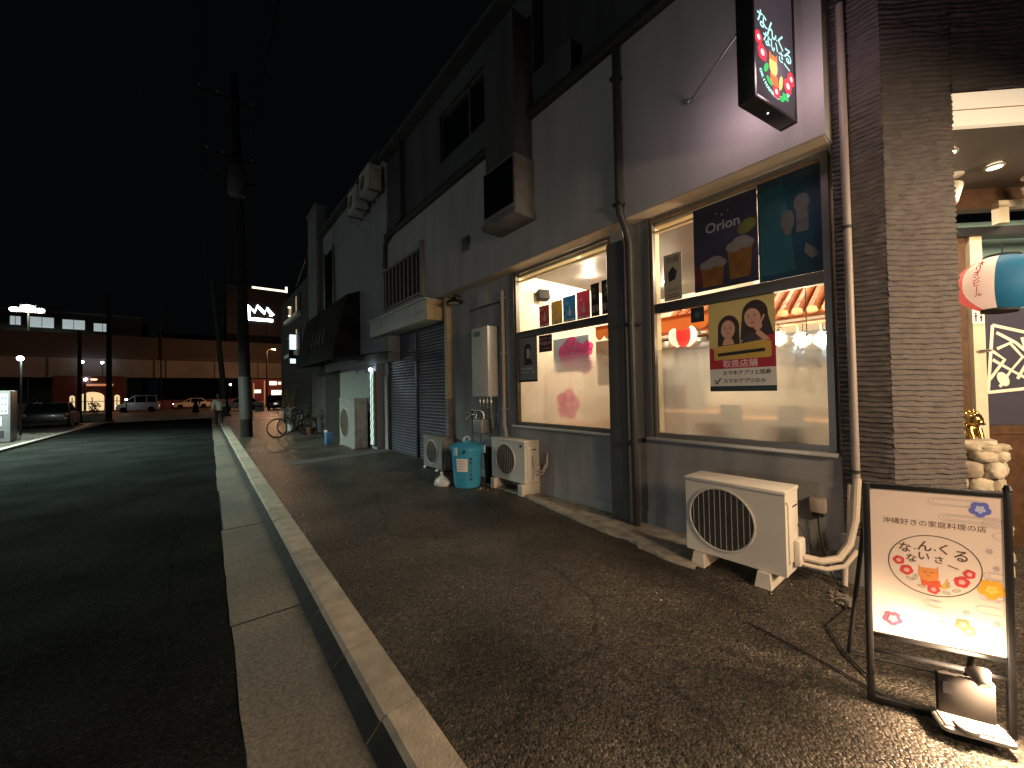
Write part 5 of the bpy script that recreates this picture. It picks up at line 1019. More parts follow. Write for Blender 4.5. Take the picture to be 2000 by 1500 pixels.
# ------------------------------------------------------------------ bicycles
def bicycle(label, x, y, rz):
    t = thing('bicycle', label, 'bicycle', (x, y, 0), rz=rz, group='bicycles under the awning', world=False)
    r = .33
    for xx in (-.52, .54):
        w = MB(M_rub); n = 32; w.tube([(xx+r*cos(2*pi*k/n), 0, r+r*sin(2*pi*k/n)) for k in range(n)], .018, 8, closed=True); wo = w.build('wheel', t)
        m = MB(M_steel); m.tube([(xx+(r-.025)*cos(2*pi*k/n), 0, r+(r-.025)*sin(2*pi*k/n)) for k in range(n)], .010, 6, closed=True)
        for k in range(14): a = 2*pi*k/14; m.tube([(xx, .0, r), (xx+(r-.03)*cos(a), 0, r+(r-.03)*sin(a))], .0022, 4)
        m.tube([(xx, -.04, r), (xx, .04, r)], .018, 8); m.build('rim', wo)
    m = MB(mat('bike_frame', (.30, .30, .32), .3, .7)); m.tube([(-.52, 0, .33), (-.1, 0, .28), (-.18, 0, .75)], .014); m.tube([(-.52, 0, .33), (-.17, 0, .66)], .01); m.tube([(-.1, 0, .28), (.36, 0, .62)], .018); m.tube([(.36, 0, .55), (.33, 0, .92)], .018); m.tube([(.36, 0, .58), (.44, 0, .45), (.54, 0, .33)], .014); m.build('frame', t)
    m = MB(M_steel); m.tube([(.18, -.27, .98), (.30, -.2, 1.02), (.33, 0, .96), (.30, .2, 1.02), (.18, .27, .98)], .011); m.build('handlebar', t)
    m = MB(M_blackm); m.box(-.32, -.06, -.08, .08, .78, .84, .025, 3); m.build('saddle', t)
    m = MB(M_steel); 
    for z in (.68, .76, .84, .92): m.tube([(.42, -.16, z), (.42, .16, z), (.72, .15, z), (.72, -.15, z)], .006, 6, closed=True)
    for a in (-.15, -.05, .05, .15): m.tube([(.42, a, .68), (.42, a, .92)], .004, 4); m.tube([(.72, a, .68), (.72, a, .92)], .004, 4); m.tube([(.42, a, .68), (.72, a, .68)], .004, 4)
    m.build('basket', t)
    m = MB(M_black); m.tube([(-.1, -.06, .28), (-.1, .06, .28)], .06, 14); m.tube([(-.1, -.08, .28), (.04, -.08, .2)], .01); m.tube([(-.1, .08, .28), (-.24, .08, .36)], .01); m.build('crank', t)
    return t
bicycle('bicycle parked with its wheel toward the road under the awning', 2.62, 16.0, R(-165))
bicycle('bicycle standing deeper under the awning behind the first bicycle', 2.95, 17.0, R(-150))
def plant(label, x, y, h, n, pot):
    t = thing('potted_plant', label, 'plant', (x, y, 0), group='plants under the awning')
    mb = MB(pot); mb.lathe([(.11, 0), (.15, .24), (.16, .26), (.14, .26)], 16, x, y, 0); mb.build('pot', t)
    mb = MB(mat('leaf_dark', (.05, .09, .045), .35, var=.4, trans=.2)); 
    for k in range(n):
        a = random.uniform(0, 2*pi); e = random.uniform(.1, 1.2); r = random.uniform(.05, .34); p = Vector((x+cos(a)*r, y+sin(a)*r, .3+random.random()*h)); q = random.uniform(.05, .11)
        d = Vector((cos(a)*cos(e), sin(a)*cos(e), sin(e)-.4)).normalized(); s_ = Vector((-sin(a), cos(a), 0))
        mb.add([p, p+d*q+s_*q*.35, p+d*q*2.1, p+d*q-s_*q*.35], [(0, 1, 2, 3)])
    mb.build('leaves', t)
    mb = MB(M_wood); 
    for k in range(5): a = k*1.3; mb.tube([(x, y, .2), (x+cos(a)*.1, y+sin(a)*.1, .2+h*.5), (x+cos(a)*.2, y+sin(a)*.2, .25+h*.9)], .008, 5)
    mb.build('stems', t)
plant('tall leafy potted plant under the awning beside the bicycles', 2.95, 18.6, 1.7, 190, mat('pot_white', (.55, .55, .52), .5))
plant('short leafy potted plant by the rear bicycle', 3.2, 16.1, .8, 90, mat('pot_brown', (.2, .09, .05), .7))
plant('mid sized potted plant at the far end of the awning', 3.1, 20.2, 1.3, 140, MATS['pot_white'])

# ================================================================== STREET: POLES
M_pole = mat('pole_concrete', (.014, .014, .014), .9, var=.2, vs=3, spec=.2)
t = thing('utility_pole', 'thick dark utility pole with crossarms and transformer at the kerb', 'utility pole', (1.31, 17.1, 0))
lean = Vector((-.32, 0, 13.4))
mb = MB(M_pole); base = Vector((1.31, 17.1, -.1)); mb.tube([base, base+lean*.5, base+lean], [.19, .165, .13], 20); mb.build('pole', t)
mb = MB(mat('pole_wrap', (.04, .04, .037), .6, var=.2, vs=6)); mb.tube([base+lean*(.75/13.4), base+lean*(2.3/13.4)], [.205, .202], 20, cap=False); mb.build('wrap_sheet', t)
for z, w, a in [(12.3, 1.0, .0), (10.2, .9, .1), (9.4, .85, .0), (5.6, .5, 0)]:
    mb = MB(M_pole); c = base+lean*(z/13.4); mb.tube([c+Vector((-w*1.1, -.17, 0)), c+Vector((w*.6, -.17, 0))], .05, 6); mb.build('crossarm', t)
mb = MB(mat('transformer_grey', (.06, .06, .06), .6)); c = base+lean*(9.3/13.4); mb.lathe([(.24, -.55), (.27, -.5), (.27, .4), (.2, .5), (.05, .52)], 18, c.x-.05, c.y-.42, c.z); mb.build('transformer', t)
mb = MB(mat('insulator', (.1, .1, .1), .3))
for z, xs in [(12.3, (-1.0, -.5, .5)), (10.2, (-.85, -.4, .45))]:
    c = base+lean*(z/13.4)
    for q in xs: mb = MB(MATS['insulator']); mb.lathe([(.03, .04), (.06, .08), (.03, .1), (.06, .14), (.03, .18)], 10, c.x+q, c.y-.17, c.z); mb.build('insulator', t)
for z, q, lb in [(12.46, -1.0, 'top left overhead wire running along the street'), (12.46, .5, 'top right overhead wire running along the street'), (10.35, -.85, 'lower overhead wire on the second crossarm'), (8.2, -.1, 'lowest thick overhead cable along the street')]:
    c = base+lean*(z/13.4); p = []
    for k in range(41): s_ = -1+k/20; p.append((c.x+q+s_*.4, c.y-.17+s_*30, c.z-.9*(1-(abs(s_*2) % 1-.5)**2*4)*.9 if False else c.z-1.1*(1-(2*((abs(s_)) % 1.0001)-1)**2)))
    w = MB(mat('wire_black', (.003, .003, .003), .9, spec=.1)); w.tube(p, .008 if z > 9 else .016, 5); tag(w.build('overhead_wire'), lb, 'wire', 'overhead wires')
def pole(label, x, y, h, r, dx=0, col=M_pole, extra=None):
    t = thing('pole', label, 'pole', (x, y, RZ), group='slim dark poles along the street'); b = Vector((x, y, RZ-.05))
    mb = MB(col); mb.tube([b, b+Vector((dx, 0, h))], [r, r*.75], 14); mb.build('shaft', t)
    mb = MB(M_dkwall); mb.lathe([(r*1.5, 0), (r*1.5, .12), (r*1.05, .16)], 14, x, y, RZ-.02); mb.build('footing', t)
    if extra: extra(t, b+Vector((dx, 0, h)))
    return t
pole('slim dark pole left of the road before the arched shop', -6.35, 38.5, 6.2, .12)
pole('thicker dark pole left of the road in front of the white van', -4.9, 38, 9, .16)
pole('leaning pale pole behind the person in white', 1.56, 37.2, 10.5, .20, -.85, mat('pole_pale', (.05, .05, .048), .8))
pole('thin bare pole rising above the viaduct', -4.4, 74.2, 14.5, .09)

# street lamps: one out of view across the road ahead, added unseen fill lamps beside it, sodium lamps at the junction
def street_lamp(label, x, y, h, ax, ay, power, col, spotdeg=None, size=.15, head=18, group='cobra head street lamps', blend=.4):
    t = thing('street_lamp', label, 'street lamp', (x, y, RZ), group=group)
    mb = MB(M_pole); mb.tube([(x, y, RZ-.05), (x, y, h*.6), (x, y, h-.3), (x+ax*.35, y+ay*.35, h+.05), (x+ax, y+ay, h+.12)], [.10, .08, .06, .045, .04], 12); mb.build('post', t)
    hx, hy = x+ax*1.12, y+ay*1.12
    mb = MB(M_alu); mb.T = Matrix.Translation((hx, hy, h+.1)) @ Matrix.Rotation(math.atan2(ay, ax), 4, 'Z'); mb.box(-.32, .3, -.13, .13, 0, .11, .04, 3); mb.build('head', t)
    mb = MB(emit('lamp_lens_%s' % name_col(col), col, head)); mb.T = Matrix.Translation((hx, hy, h+.095)) @ Matrix.Rotation(math.atan2(ay, ax), 4, 'Z'); mb.box(-.24, .22, -.10, .10, -.05, .0, .02); mb.build('lens', t)
    lamp('street_light', 'SPOT' if spotdeg else 'POINT', (hx, hy, h-.05), power, col, t, size, spotdeg, blend, (hx, hy, 0) if spotdeg else None); return t
def name_col(c): return '%02d%02d%02d' % tuple(int(v*9) for v in c)
GRN = (.80, 1, .85)
street_lamp('street lamp across the road casting greenish light on the asphalt and shutter', -5.6, 14.0, 5.6, .5, 0, 4200, GRN, 148)
street_lamp('added unseen lamp across the road spreading green light on the asphalt', -6.9, 19.2, 6.4, .5, 0, 9500, GRN, 114, blend=.95)  # second lamp added out of view to spread light along the road
street_lamp('added unseen fill lamp across the road lighting the restaurant facade', -12.5, 3.0, 1.5, .8, 0, 600, (.95, .98, 1), None, .3, 12)  # low fill lamp added out of view to lift the facade
street_lamp('added unseen fill lamp across the road lighting the shutter front', -12.5, 12.0, 1.5, .8, 0, 60, (.92, .97, 1), None, .3, 12)  # fainter fill of the same kind, added out of view
ORG = (1, .48, .21)
street_lamp('orange sodium street lamp at the junction beside the black car', 7.05, 62, 7.8, .75, 0, 2800, ORG, None, .2, 30, 'sodium street lamps')
street_lamp('orange lamp high above the viaduct under the white emblem', 9.6, 84, 16.2, .6, -.3, 500, ORG, None, .2, 30, 'sodium street lamps')
street_lamp('red orange lamp over the arched shop left of the road', -9.6, 60.5, 3.5, .6, 0, 260, (1, .25, .08), None, .2, 40, 'sodium street lamps')
street_lamp('added unseen sodium lamp lighting the far left of the viaduct', -19, 66, 5.2, .8, 0, 260, ORG, None, .2, 20, 'sodium street lamps')  # lamp added out of view for the orange on the girder

# ------------------------------------------------------------------ people
def skinned(name, joints, parent, m, levels=1):
    """joints: list of (pos, radius, parent index); one continuous skin-modifier surface"""
    me = bpy.data.meshes.new('s'); me.from_pydata([j[0] for j in joints], [(i, j[2]) for i, j in enumerate(joints) if j[2] is not None], [])
    o = bpy.data.objects.new('s', me); COL.objects.link(o); o.modifiers.new('skin', 'SKIN'); 
    if not me.skin_vertices: bpy.context.view_layer.objects.active = o
    for i, j in enumerate(joints): r = j[1] if isinstance(j[1], tuple) else (j[1], j[1]); me.skin_vertices[0].data[i].radius = r; me.skin_vertices[0].data[i].use_root = (i == 0)
    sd = o.modifiers.new('sub', 'SUBSURF'); sd.levels = levels; sd.render_levels = levels
    nm = bpy.data.meshes.new_from_object(o.evaluated_get(bpy.context.evaluated_depsgraph_get()), depsgraph=bpy.context.evaluated_depsgraph_get())
    bpy.data.objects.remove(o); nm.materials.clear(); nm.materials.append(m); nm.shade_smooth(); nm.name = name
    r = bpy.data.objects.new(name, nm); COL.objects.link(r); r.parent = parent; return r
def person(label, x, y, rz, top, legs, stride=.22, gr='pedestrians', skirt=False, hair=(.02, .015, .012), h=1.0):
    t = thing('person', label, 'person', (x, y, RZ), rz=rz, group=gr, world=False); t.scale = (h, h, h); s = stride
    # body faces +x; hips at .88, shoulders 1.38, head centre 1.56
    J = [((0, 0, .90), (.13, .10), None), ((0, 0, 1.10), (.12, .10), 0), ((.01, 0, 1.32), (.14, .11), 1), ((.02, 0, 1.43), .055, 2), ((.04, 0, 1.50), .075, 3), ((.045, 0, 1.60), .088, 4), ((.04, 0, 1.67), .05, 5),
         ((0, .09, .84), .085, 0), ((s*.55, .09, .48), .06, 7), ((s*1.0, .09, .09), .042, 8), ((s*1.0+.14, .10, .035), .035, 9),
         ((0, -.09, .84), .085, 0), ((-s*.25, -.09, .48), .06, 11), ((-s*1.25, -.09, .14), .042, 12), ((-s*1.25+.12, -.10, .045), .035, 13),
         ((.0, .19, 1.36), .058, 2), ((-.08, .25, 1.10), .043, 15), ((.06, .25, .90), .034, 16), ((.10, .24, .83), (.03, .018), 17),
         ((.0, -.19, 1.36), .058, 2), ((.10, -.25, 1.12), .043, 19), ((.26, -.20, 1.06), .034, 20), ((.34, -.18, 1.05), (.03, .018), 21)]
    # fingers
    for root, d in ((18, Vector((.05, 0, -.07))), (22, Vector((.08, .01, -.02)))):
        pass
    body = skinned('body', J, t, M_skin, 2)
    k = 1.12
    T_ = [((0, 0, .82), (.155, .12), None), ((0, 0, 1.08), (.15, .125), 0), ((.01, 0, 1.31), (.17, .13), 1), ((.02, 0, 1.415), .08, 2), ((0, .19, 1.365), .075, 2), ((-.08, .255, 1.10), .062, 4), ((.055, .255, .91), .05, 5), ((0, -.19, 1.365), .075, 2), ((.10, -.255, 1.12), .062, 7), ((.25, -.205, 1.065), .05, 8)]
    skinned('jacket', T_, t, top, 2)
    if skirt:
        mb = MB(legs); mb.lathe([(.15, .9), (.20, .6), (.27, .22), (.25, .22), (.14, .9)], 20); mb.build('coat_skirt', t)
    L_ = [((0, 0, .88), (.14, .11), None), ((0, .09, .80), .10, 0), ((s*.55, .09, .48), .075, 1), ((s*.97, .09, .12), .058, 2), ((0, -.09, .80), .10, 0), ((-s*.25, -.09, .48), .075, 4), ((-s*1.2, -.09, .17), .058, 5)]
    skinned('trousers', L_, t, legs, 2)
    mb = MB(M_rub)
    for fx_, fy_, fz in ((s*1.0, .09, 0), (-s*1.25, -.09, .03)): blob(mb, fx_+.06, fy_, fz+.045, .13, .05, .045)
    mb.build('shoes', t)
    mb = MB(mat('hair_%s' % label[:5], hair, .5)); blob(mb, .02, 0, 1.635, .105, .10, .10); blob(mb, -.03, 0, 1.56, .075, .085, .09); mb.build('hair', t)
    mb = MB(M_blackm); 
    for q in (-.032, .032): blob(mb, .124, q, 1.615, .008, .010, .006, 2)
    blob(mb, .122, 0, 1.548, .006, .022, .005, 2); mb.build('eyes_and_mouth', t)
    mb = MB(M_skin); blob(mb, .135, 0, 1.583, .016, .012, .018, 2)
    for q in (-.088, .088): blob(mb, .04, q, 1.59, .02, .01, .03, 2)
    # hands: palm, four fingers, thumb
    for bx, by, bz, dx, dz in ((.10, .24, .84, .25, -.97), (.33, -.18, 1.05, .97, -.2)):
        D = Vector((dx, 0, dz)); P = Vector((bx, by, bz)); side = Vector((-dz, 0, dx)); blob(mb, *(P+D*.03), .035, .018, .035, 2)
        for i, l in enumerate((.065, .075, .07, .055)): q = P+D*.05+side*(.024-.016*i); mb.tube([q, q+D*l*.55+Vector((0, -.006, 0)), q+D*l+Vector((0, .012, 0))], [.0085, .008, .006], 6)
        mb.tube([P+side*.03, P+side*.055+D*.03, P+side*.058+D*.055], [.010, .009, .007], 6)
    mb.build('face_and_hands', t)
    return t
person('person in a white jacket and dark trousers striding along the gutter', .72, 24.8, R(95), mat('white_jacket', (.75, .75, .68), .7), mat('dark_trousers', (.02, .02, .022), .8), .24)
person('person in a long black coat standing far down the road', -.35, 43.5, R(-90), mat('black_coat', (.010, .010, .011), .9), MATS['black_coat'], .06, skirt=True)

# ------------------------------------------------------------------ vehicles
def car(name, label, x, y, rz, prof, green, wid, paint, wheels, wr=.30, cat='car', tail=False, plate=True):
    """prof: lower body side outline, green: greenhouse outline; nose towards +x"""
    t = thing(name, label, cat, (x, y, RZ+.0), rz=rz, world=False, group='vehicles at the junction'); w = wid/2
    def loft(mb, out, secs):
        vs = []; n = len(out)
        cx = sum(p[0] for p in out)/n; cz = sum(p[1] for p in out)/n
        for yy, s_ in secs: vs += [(cx+(px-cx)*s_, yy, cz+(pz-cz)*s_) for px, pz in out]
        fs = []
        for i in range(len(secs)-1):
            for k in range(n): fs.append((i*n+k, i*n+(k+1) % n, (i+1)*n+(k+1) % n, (i+1)*n+k))
        fs += [tuple(range(n))[::-1], tuple((len(secs)-1)*n+k for k in range(n))]; mb.add(vs, fs)
    mb = MB(paint); loft(mb, prof, [(-w, .965), (-w+.05, .99), (-w+.12, 1), (w-.12, 1), (w-.05, .99), (w, .965)])
    # greenhouse narrows upward
    zb = min(p[1] for p in green); zt = max(p[1] for p in green)
    def gp(px, pz, s_): return (px, s_*(w-.03-(pz-zb)/(zt-zb)*.16), pz)
    n = len(green); vs = [gp(a, b, -1) for a, b in green]+[gp(a, b, 1) for a, b in green]
    mb.add(vs, [tuple(range(n))[::-1], tuple(range(n, 2*n))]+[(i, (i+1) % n, n+(i+1) % n, n+i) for i in range(n)])
    body = sub('body', t, mb, 40)
    # glazing: side panes set just proud, split by pillars; windscreen and rear screen
    def inset(pts, f): cx = sum(p[0] for p in pts)/len(pts); cz = sum(p[1] for p in pts)/len(pts); return [(cx+(a-cx)*f, cz+(b-cz)*f*.94) for a, b in pts]
    xs = sorted(p[0] for p in green); xa, xb = xs[0], xs[-1]
    def clip(pts, lo, hi):
        def cut(ps, f, keep):
            r = []
            for i in range(len(ps)):
                a, b = ps[i], ps[(i+1) % len(ps)]; ka, kb = keep(a), keep(b)
                if ka: r.append(a)
                if ka != kb: q = (f-a[0])/(b[0]-a[0]); r.append((f, a[1]+(b[1]-a[1])*q))
            return r
        ps = cut(pts, lo, lambda p: p[0] >= lo); return cut(ps, hi, lambda p: p[0] <= hi)
    ins = inset(green, .90); nseg = 3
    for s_ in (-1, 1):
        for i in range(nseg):
            lo = xa+(xb-xa)*i/nseg+.035; hi = xa+(xb-xa)*(i+1)/nseg-.035; c = clip(ins, lo, hi)
            if len(c) < 3: continue
            g = MB(M_dkgl); v0 = [gp(a, b, s_) for a, b in c]; v1 = [(a, b+s_*.006, q) for a, b, q in v0]; g.add([(a, b-s_*.01, q) for a, b, q in v0]+v1, [tuple(range(len(c)))[::-1], tuple(range(len(c), 2*len(c)))]+[(k, (k+1) % len(c), len(c)+(k+1) % len(c), len(c)+k) for k in range(len(c))]); g.build('side_window', t)
    idx_f = max(range(n), key=lambda i: green[i][0]); # windscreen: edge from front base upward
    def screen(nm, a, b):
        d = Vector((b[0]-a[0], 0, b[1]-a[1])); nn = Vector((d.z, 0, -d.x)).normalized()*.008; 
        if nn.x*(1 if nm == 'windscreen' else -1) < 0: nn = -nn
        A = [Vector(gp(a[0]+(b[0]-a[0])*q, a[1]+(b[1]-a[1])*q, s_))*1 for q, s_ in ((.1, -1), (.1, 1), (.9, 1), (.9, -1))]
        for v in A: v.y *= .9
        g = MB(M_dkgl); g.prism([v-nn*.3 for v in A], nn*1.3); g.build(nm, t)
    fr = [p for p in green if p[1] == zb]; tp = [p for p in green if p[1] == zt]
    screen('windscreen', max(fr), max(tp)); screen('rear_screen', min(fr), min(tp))
    for xx in wheels:
        for s_ in (-1, 1):
            tw = MB(M_rub); tw.lathe([(wr*.62, -.09), (wr*.97, -.09), (wr, -.06), (wr, .06), (wr*.97, .09), (wr*.62, .09)], 28); tw.v = [Vector((xx+v.x, s_*(w-.09)+v.z, wr+v.y)) for v in tw.v]; wo = tw.build('wheel', t)
            r_ = MB(M_steel); r_.lathe([(wr*.62, .07), (wr*.55, .05), (wr*.15, .06), (.001, .075)], 20, cap=False); r_.v = [Vector((xx+v.x, s_*(w-.09)+s_*v.z, wr+v.y)) for v in r_.v]; r_.build('rim', wo)
            a_ = MB(M_blackm); a_.lathe([(wr*1.16, -.001), (wr*1.16, .012)], 24); a_.v = [Vector((xx+v.x, s_*(w-.022)+s_*v.z*1.2, wr+.02+v.y)) for v in a_.v]; a_.build('wheel_arch', t)
    xf = max(p[0] for p in prof); xr = min(p[0] for p in prof); zl = (min(p[1] for p in prof)+max(p[1] for p in prof))/2+.08
    for s_ in (-1, 1):
        hmb = MB(emit('headlight_on', (1, .96, .9), 7) if cat != 'suv' else emit('headlight_dim', (1, .9, .8), .3)); blob(hmb, xf-.04, s_*(w-.22), zl, .06, .14, .075); hmb.build('headlight', t)
        tmb = MB(mat('taillight', (.10, .004, .003), .3)); tmb.box(xr-.012, xr+.06, s_*(w-.12)-.09, s_*(w-.12)+.09, zl, zl+.2, .02); tmb.build('tail_light', t)
    if plate:
        pm = MB(emit('lit_plate', (1, 1, .95), .5)); pm.box(xr-.022, xr-.005, -.165, .165, zl-.12, zl+.045, .004); pm.build('number_plate', t)
    bm_ = MB(M_blackm); bm_.box(xf-.06, xf+.02, -w+.1, w-.1, .22, .36, .03); bm_.build('bumper', t); bm_ = MB(M_blackm); bm_.box(xr-.02, xr+.06, -w+.1, w-.1, .22, .36, .03); bm_.build('bumper', t)
    m_ = MB(paint)
    for s_ in (-1, 1): blob(m_, max(fr)[0]-.18, s_*(w+.07), zb+.10, .05, .09, .07)
    m_.build('door_mirror', t); return t
WV = mat('white_car_paint', (.66, .64, .62), .3, coat=.5, var=.02); BV = mat('black_car_paint', (.012, .013, .016), .25, coat=.6, var=.02); GV = mat('grey_car_paint', (.008, .008, .009), .35, coat=.4, var=.03)
van_p = [(-1.72, .30), (-1.74, .75), (-1.70, 1.05), (.95, 1.03), (1.45, .92), (1.70, .78), (1.72, .34), (1.6, .24), (-1.62, .24)]
van_g = [(-1.66, 1.02), (-1.52, 1.80), (-1.3, 1.86), (.1, 1.86), (.35, 1.80), (1.12, 1.02)]
van_g = [(-1.68, 1.02), (-1.50, 1.86), (.30, 1.86), (1.18, 1.02)]
car('white_van', 'white van driving left along the junction road with headlights on', -5.45, 60, pi, van_p, van_g, 1.5, WV, (-1.1, 1.12), .30, 'van')
suv_p = [(-2.1, .35), (-2.15, .8), (-2.1, 1.0), (1.0, 1.0), (1.75, .95), (2.1, .8), (2.14, .42), (2.0, .26), (-2.0, .26)]
suv_g = [(-2.05, .99), (-1.75, 1.62), (.2, 1.62), (1.0, .99)]
car('parked_car', 'black car parked at the junction under the sodium lamp, number plate lit', 6.95, 50.5, R(72), suv_p, suv_g, 1.78, BV, (-1.3, 1.3), .34, 'car')
sed_p = [(-1.95, .35), (-2.0, .72), (-1.9, .88), (1.05, .88), (1.85, .78), (2.0, .6), (2.0, .38), (1.9, .25), (-1.9, .25)]
sed_g = [(-1.55, .87), (-1.05, 1.40), (.25, 1.40), (1.05, .87)]
car('white_car', 'white saloon car half hidden behind the thick utility pole', 3.5, 52, R(178), sed_p, sed_g, 1.7, WV, (-1.2, 1.25), .31, 'car')
car('white_car', 'white car parked far under the viaduct right of the black coat', -.9, 69, pi, sed_p, sed_g, 1.7, WV, (-1.2, 1.25), .31, 'car')
car('grey_car', 'dim grey car parked left of the road behind the low wall', -6.5, 33.2, R(94), sed_p, sed_g, 1.72, GV, (-1.2, 1.25), .32, 'suv', plate=False)
mb = MB(M_white); mb.box(-8, 5, 49.0, 49.25, RZ+.001, RZ+.004); mb.box(5.2, 9.5, 46.6, 46.9, RZ+.001, RZ+.004); mb.prism([(2.2, 33, .002), (2.35, 33, .002), (4.4, 27.5, .002), (4.2, 27.5, .002)], (0, 0, .002)); struct('road_markings', mb)

# ------------------------------------------------------------------ left verge: low wall, shrub, vending machine, planter
t = thing('low_wall', 'low dark block wall beside the far pavement left of the road', 'wall', (-8.0, 28, 0)); mb = MB(mat('block_wall', (.12, .12, .125), .85, var=.25, vs=2)); mb.box(-8.2, -8.0, 16, 36, -.1, 1.25); mb.box(-8.25, -7.95, 16, 36, 1.25, 1.31, .01); mb.build('blocks', t)
t = thing('shrub', 'black rounded shrub standing beside the grey car', 'shrub', (-7.35, 34, 0))
mb = MB(mat('shrub_leaf', (.03, .04, .028), .6, var=.4))
for k in range(420):
    a = random.uniform(0, 2*pi); z = random.uniform(.1, 1.55); r = .34*math.sqrt(max(.05, 1-((z-.75)/.85)**2))*random.uniform(.6, 1.1); p = Vector((-7.35+cos(a)*r, 34+sin(a)*r, z)); d = Vector((random.uniform(-1, 1), random.uniform(-1, 1), random.uniform(-.3, 1))).normalized()*.09; e = d.cross(Vector((.3, .5, .8))).normalized()*.035
    mb.add([p, p+d*.5+e, p+d, p+d*.5-e], [(0, 1, 2, 3)])
mb.build('foliage', t); mb = MB(M_wood); mb.tube([(-7.35, 34, -.05), (-7.33, 34, .7)], .05); mb.build('stem', t)
t = thing('vending_machine', 'glowing white vending machine at the left picture edge', 'vending machine', (-5.62, 22, 0))
mb = MB(mat('vending_white', (.12, .12, .13), .4)); mb.box(-5.98, -5.30, 22.02, 22.7, .02, 1.85, .02); mb.build('cabinet', t)
mb = MB(emit('vending_lit', (.72, .85, 1), 3.5)); mb.box(-5.93, -5.36, 22.0, 22.02, 1.02, 1.72); f_ = sub('display', t, mb)
mb = MB(mat('can_colours', (.2, .25, .4), .3, var=.5, vs=20))
for r_ in range(3):
    for k in range(8): mb.lathe([(.025, 0), (.027, .02), (.027, .10), (.02, .12)], 8, -5.90+k*.07, 21.985, 1.08+r_*.22)
mb.build('drink_cans', f_)
mb = MB(emit('vending_panel', (.6, .75, 1), 2)); mb.box(-5.9, -5.5, 22.0, 22.019, .6, .92); mb.build('button_panel', t); mb = MB(M_blackm); mb.box(-5.85, -5.45, 21.995, 22.02, .2, .42); mb.build('delivery_slot', t)
t = thing('concrete_planter', 'low pale concrete planter with two posts at the junction corner', 'planter', (-5.65, 38.8, RZ)); mb = MB(M_conc); mb.box(-6.3, -5.05, 38.6, 39.3, RZ, .42, .02); mb.build('trough', t)
mb = MB(mat('soil', (.03, .02, .015), .9)); mb.box(-6.2, -5.15, 38.7, 39.2, .42, .45); mb.build('soil', t)
for x in (-6.12, -5.2): mb = MB(M_white); mb.tube([(x, 38.62, .40), (x, 38.62, .80)], .035); mb.build('post', t)
t = thing('shrub', 'small dark shrub growing in the concrete planter', 'shrub', (-5.75, 39, .45)); mb = MB(MATS['shrub_leaf'])
for k in range(160):
    a = random.uniform(0, 2*pi); z = .45+random.uniform(0, .75); r = random.uniform(.05, .3); p = Vector((-5.75+cos(a)*r, 39+sin(a)*r, z)); d = Vector((random.uniform(-1, 1), random.uniform(-1, 1), random.uniform(0, 1))).normalized()*.12; e = d.cross(Vector((.3, .5, .8))).normalized()*.05
    mb.add([p, p+d*.5+e, p+d, p+d*.5-e], [(0, 1, 2, 3)])
mb.build('foliage', t)

# ------------------------------------------------------------------ beyond the junction: viaduct, shops, far buildings
t = thing('viaduct', 'long elevated road viaduct lit orange across the end of the street', 'viaduct', (0, 76, 0))
M_via = mat('viaduct_paint', (.19, .175, .165), .8, var=.25, vs=.25)
mb = MB(M_via); mb.box(-90, 60, 75.0, 77.5, 4.35, 6.9); mb.build('girder', t); mb = MB(mat('viaduct_web', (.06, .05, .045), .8, var=.25, vs=.3)); mb.box(-90, 60, 74.5, 86, 6.9, 7.3); mb.build('deck', t)
mb = MB(mat('viaduct_parapet', (.055, .045, .043), .85, var=.3, vs=.2)); mb.box(-90, 60, 74.4, 74.7, 7.3, 9.9); mb.box(-90, 60, 74.3, 74.8, 9.9, 10.05); mb.build('parapet', t)
for x in (-46, -28, 20, 40): mb = MB(M_via); mb.box(x-1, x+1, 76, 80, RZ, 4.35, .1); mb.build('pier', t)
mb = MB(M_dkwall)
for k in range(26): mb.box(-88+k*5.6, -87.85+k*5.6, 74.94, 75.0, 4.4, 6.88)
mb.build('stiffener', t)
t = thing('arched_shop', 'low shop with two warm lit arched windows left of the white van', 'shop', (-10, 66, 0))
mb = MB(mat('shop_maroon', (.06, .022, .02), .8)); mb.box(-13, -7.4, 66.3, 70, RZ, 4.2); mb.build('wall', t)
M_arch = emit('arch_lit', (1, .76, .38), .85)
for x0, x1 in ((-10.9, -8.95), (-8.1, -7.65), (-11.7, -11.3)):
    mb = MB(M_arch); c = (x0+x1)/2; r = (x1-x0)/2; mb.prism([(x0, 66.3, .1), (x1, 66.3, .1)]+[(c+r*cos(q), 66.3, 1.7+min(r, .6)*sin(q)) for q in [pi*k/10 for k in range(11)]], (0, -.05, 0)); w = sub('arched_window', t, mb)
    mb = MB(M_wood); mb.box(c-.04, c+.04, 66.2, 66.25, .1, 1.7); mb.box(x0, x1, 66.2, 66.25, 1.15, 1.22); mb.build('glazing_bar', w)
mb = MB(emit('shop_sign_strip', (1, .35, .12), .35)); mb.box(-10.4, -8.2, 66.2, 66.3, 3.0, 3.25); mb.build('sign_strip', t)
def block(name, label, x0, x1, y0, y1, z1, m, wins=(), lit=None, cat='building', roof=True):
    t = thing(name, label, cat, ((x0+x1)/2, y0, 0)); mb = MB(m); mb.box(x0, x1, y0, y1, RZ, z1); mb.build('wall', t)
    if roof: mb = MB(M_dkwall); mb.box(x0-.2, x1+.2, y0-.2, y1+.2, z1, z1+.25); mb.build('roof', t)
    for a, b, c, d in wins: mb = MB(lit or M_dkgl); mb.box(a, b, y0-.05, y0-.003, c, d); w = sub('window', t, mb); mb = MB(M_alu); mb.box((a+b)/2-.03, (a+b)/2+.03, y0-.07, y0-.051, c, d); mb.build('frame', w)
    return t
M_pw = emit('pale_window', (.72, .85, .9), .42)
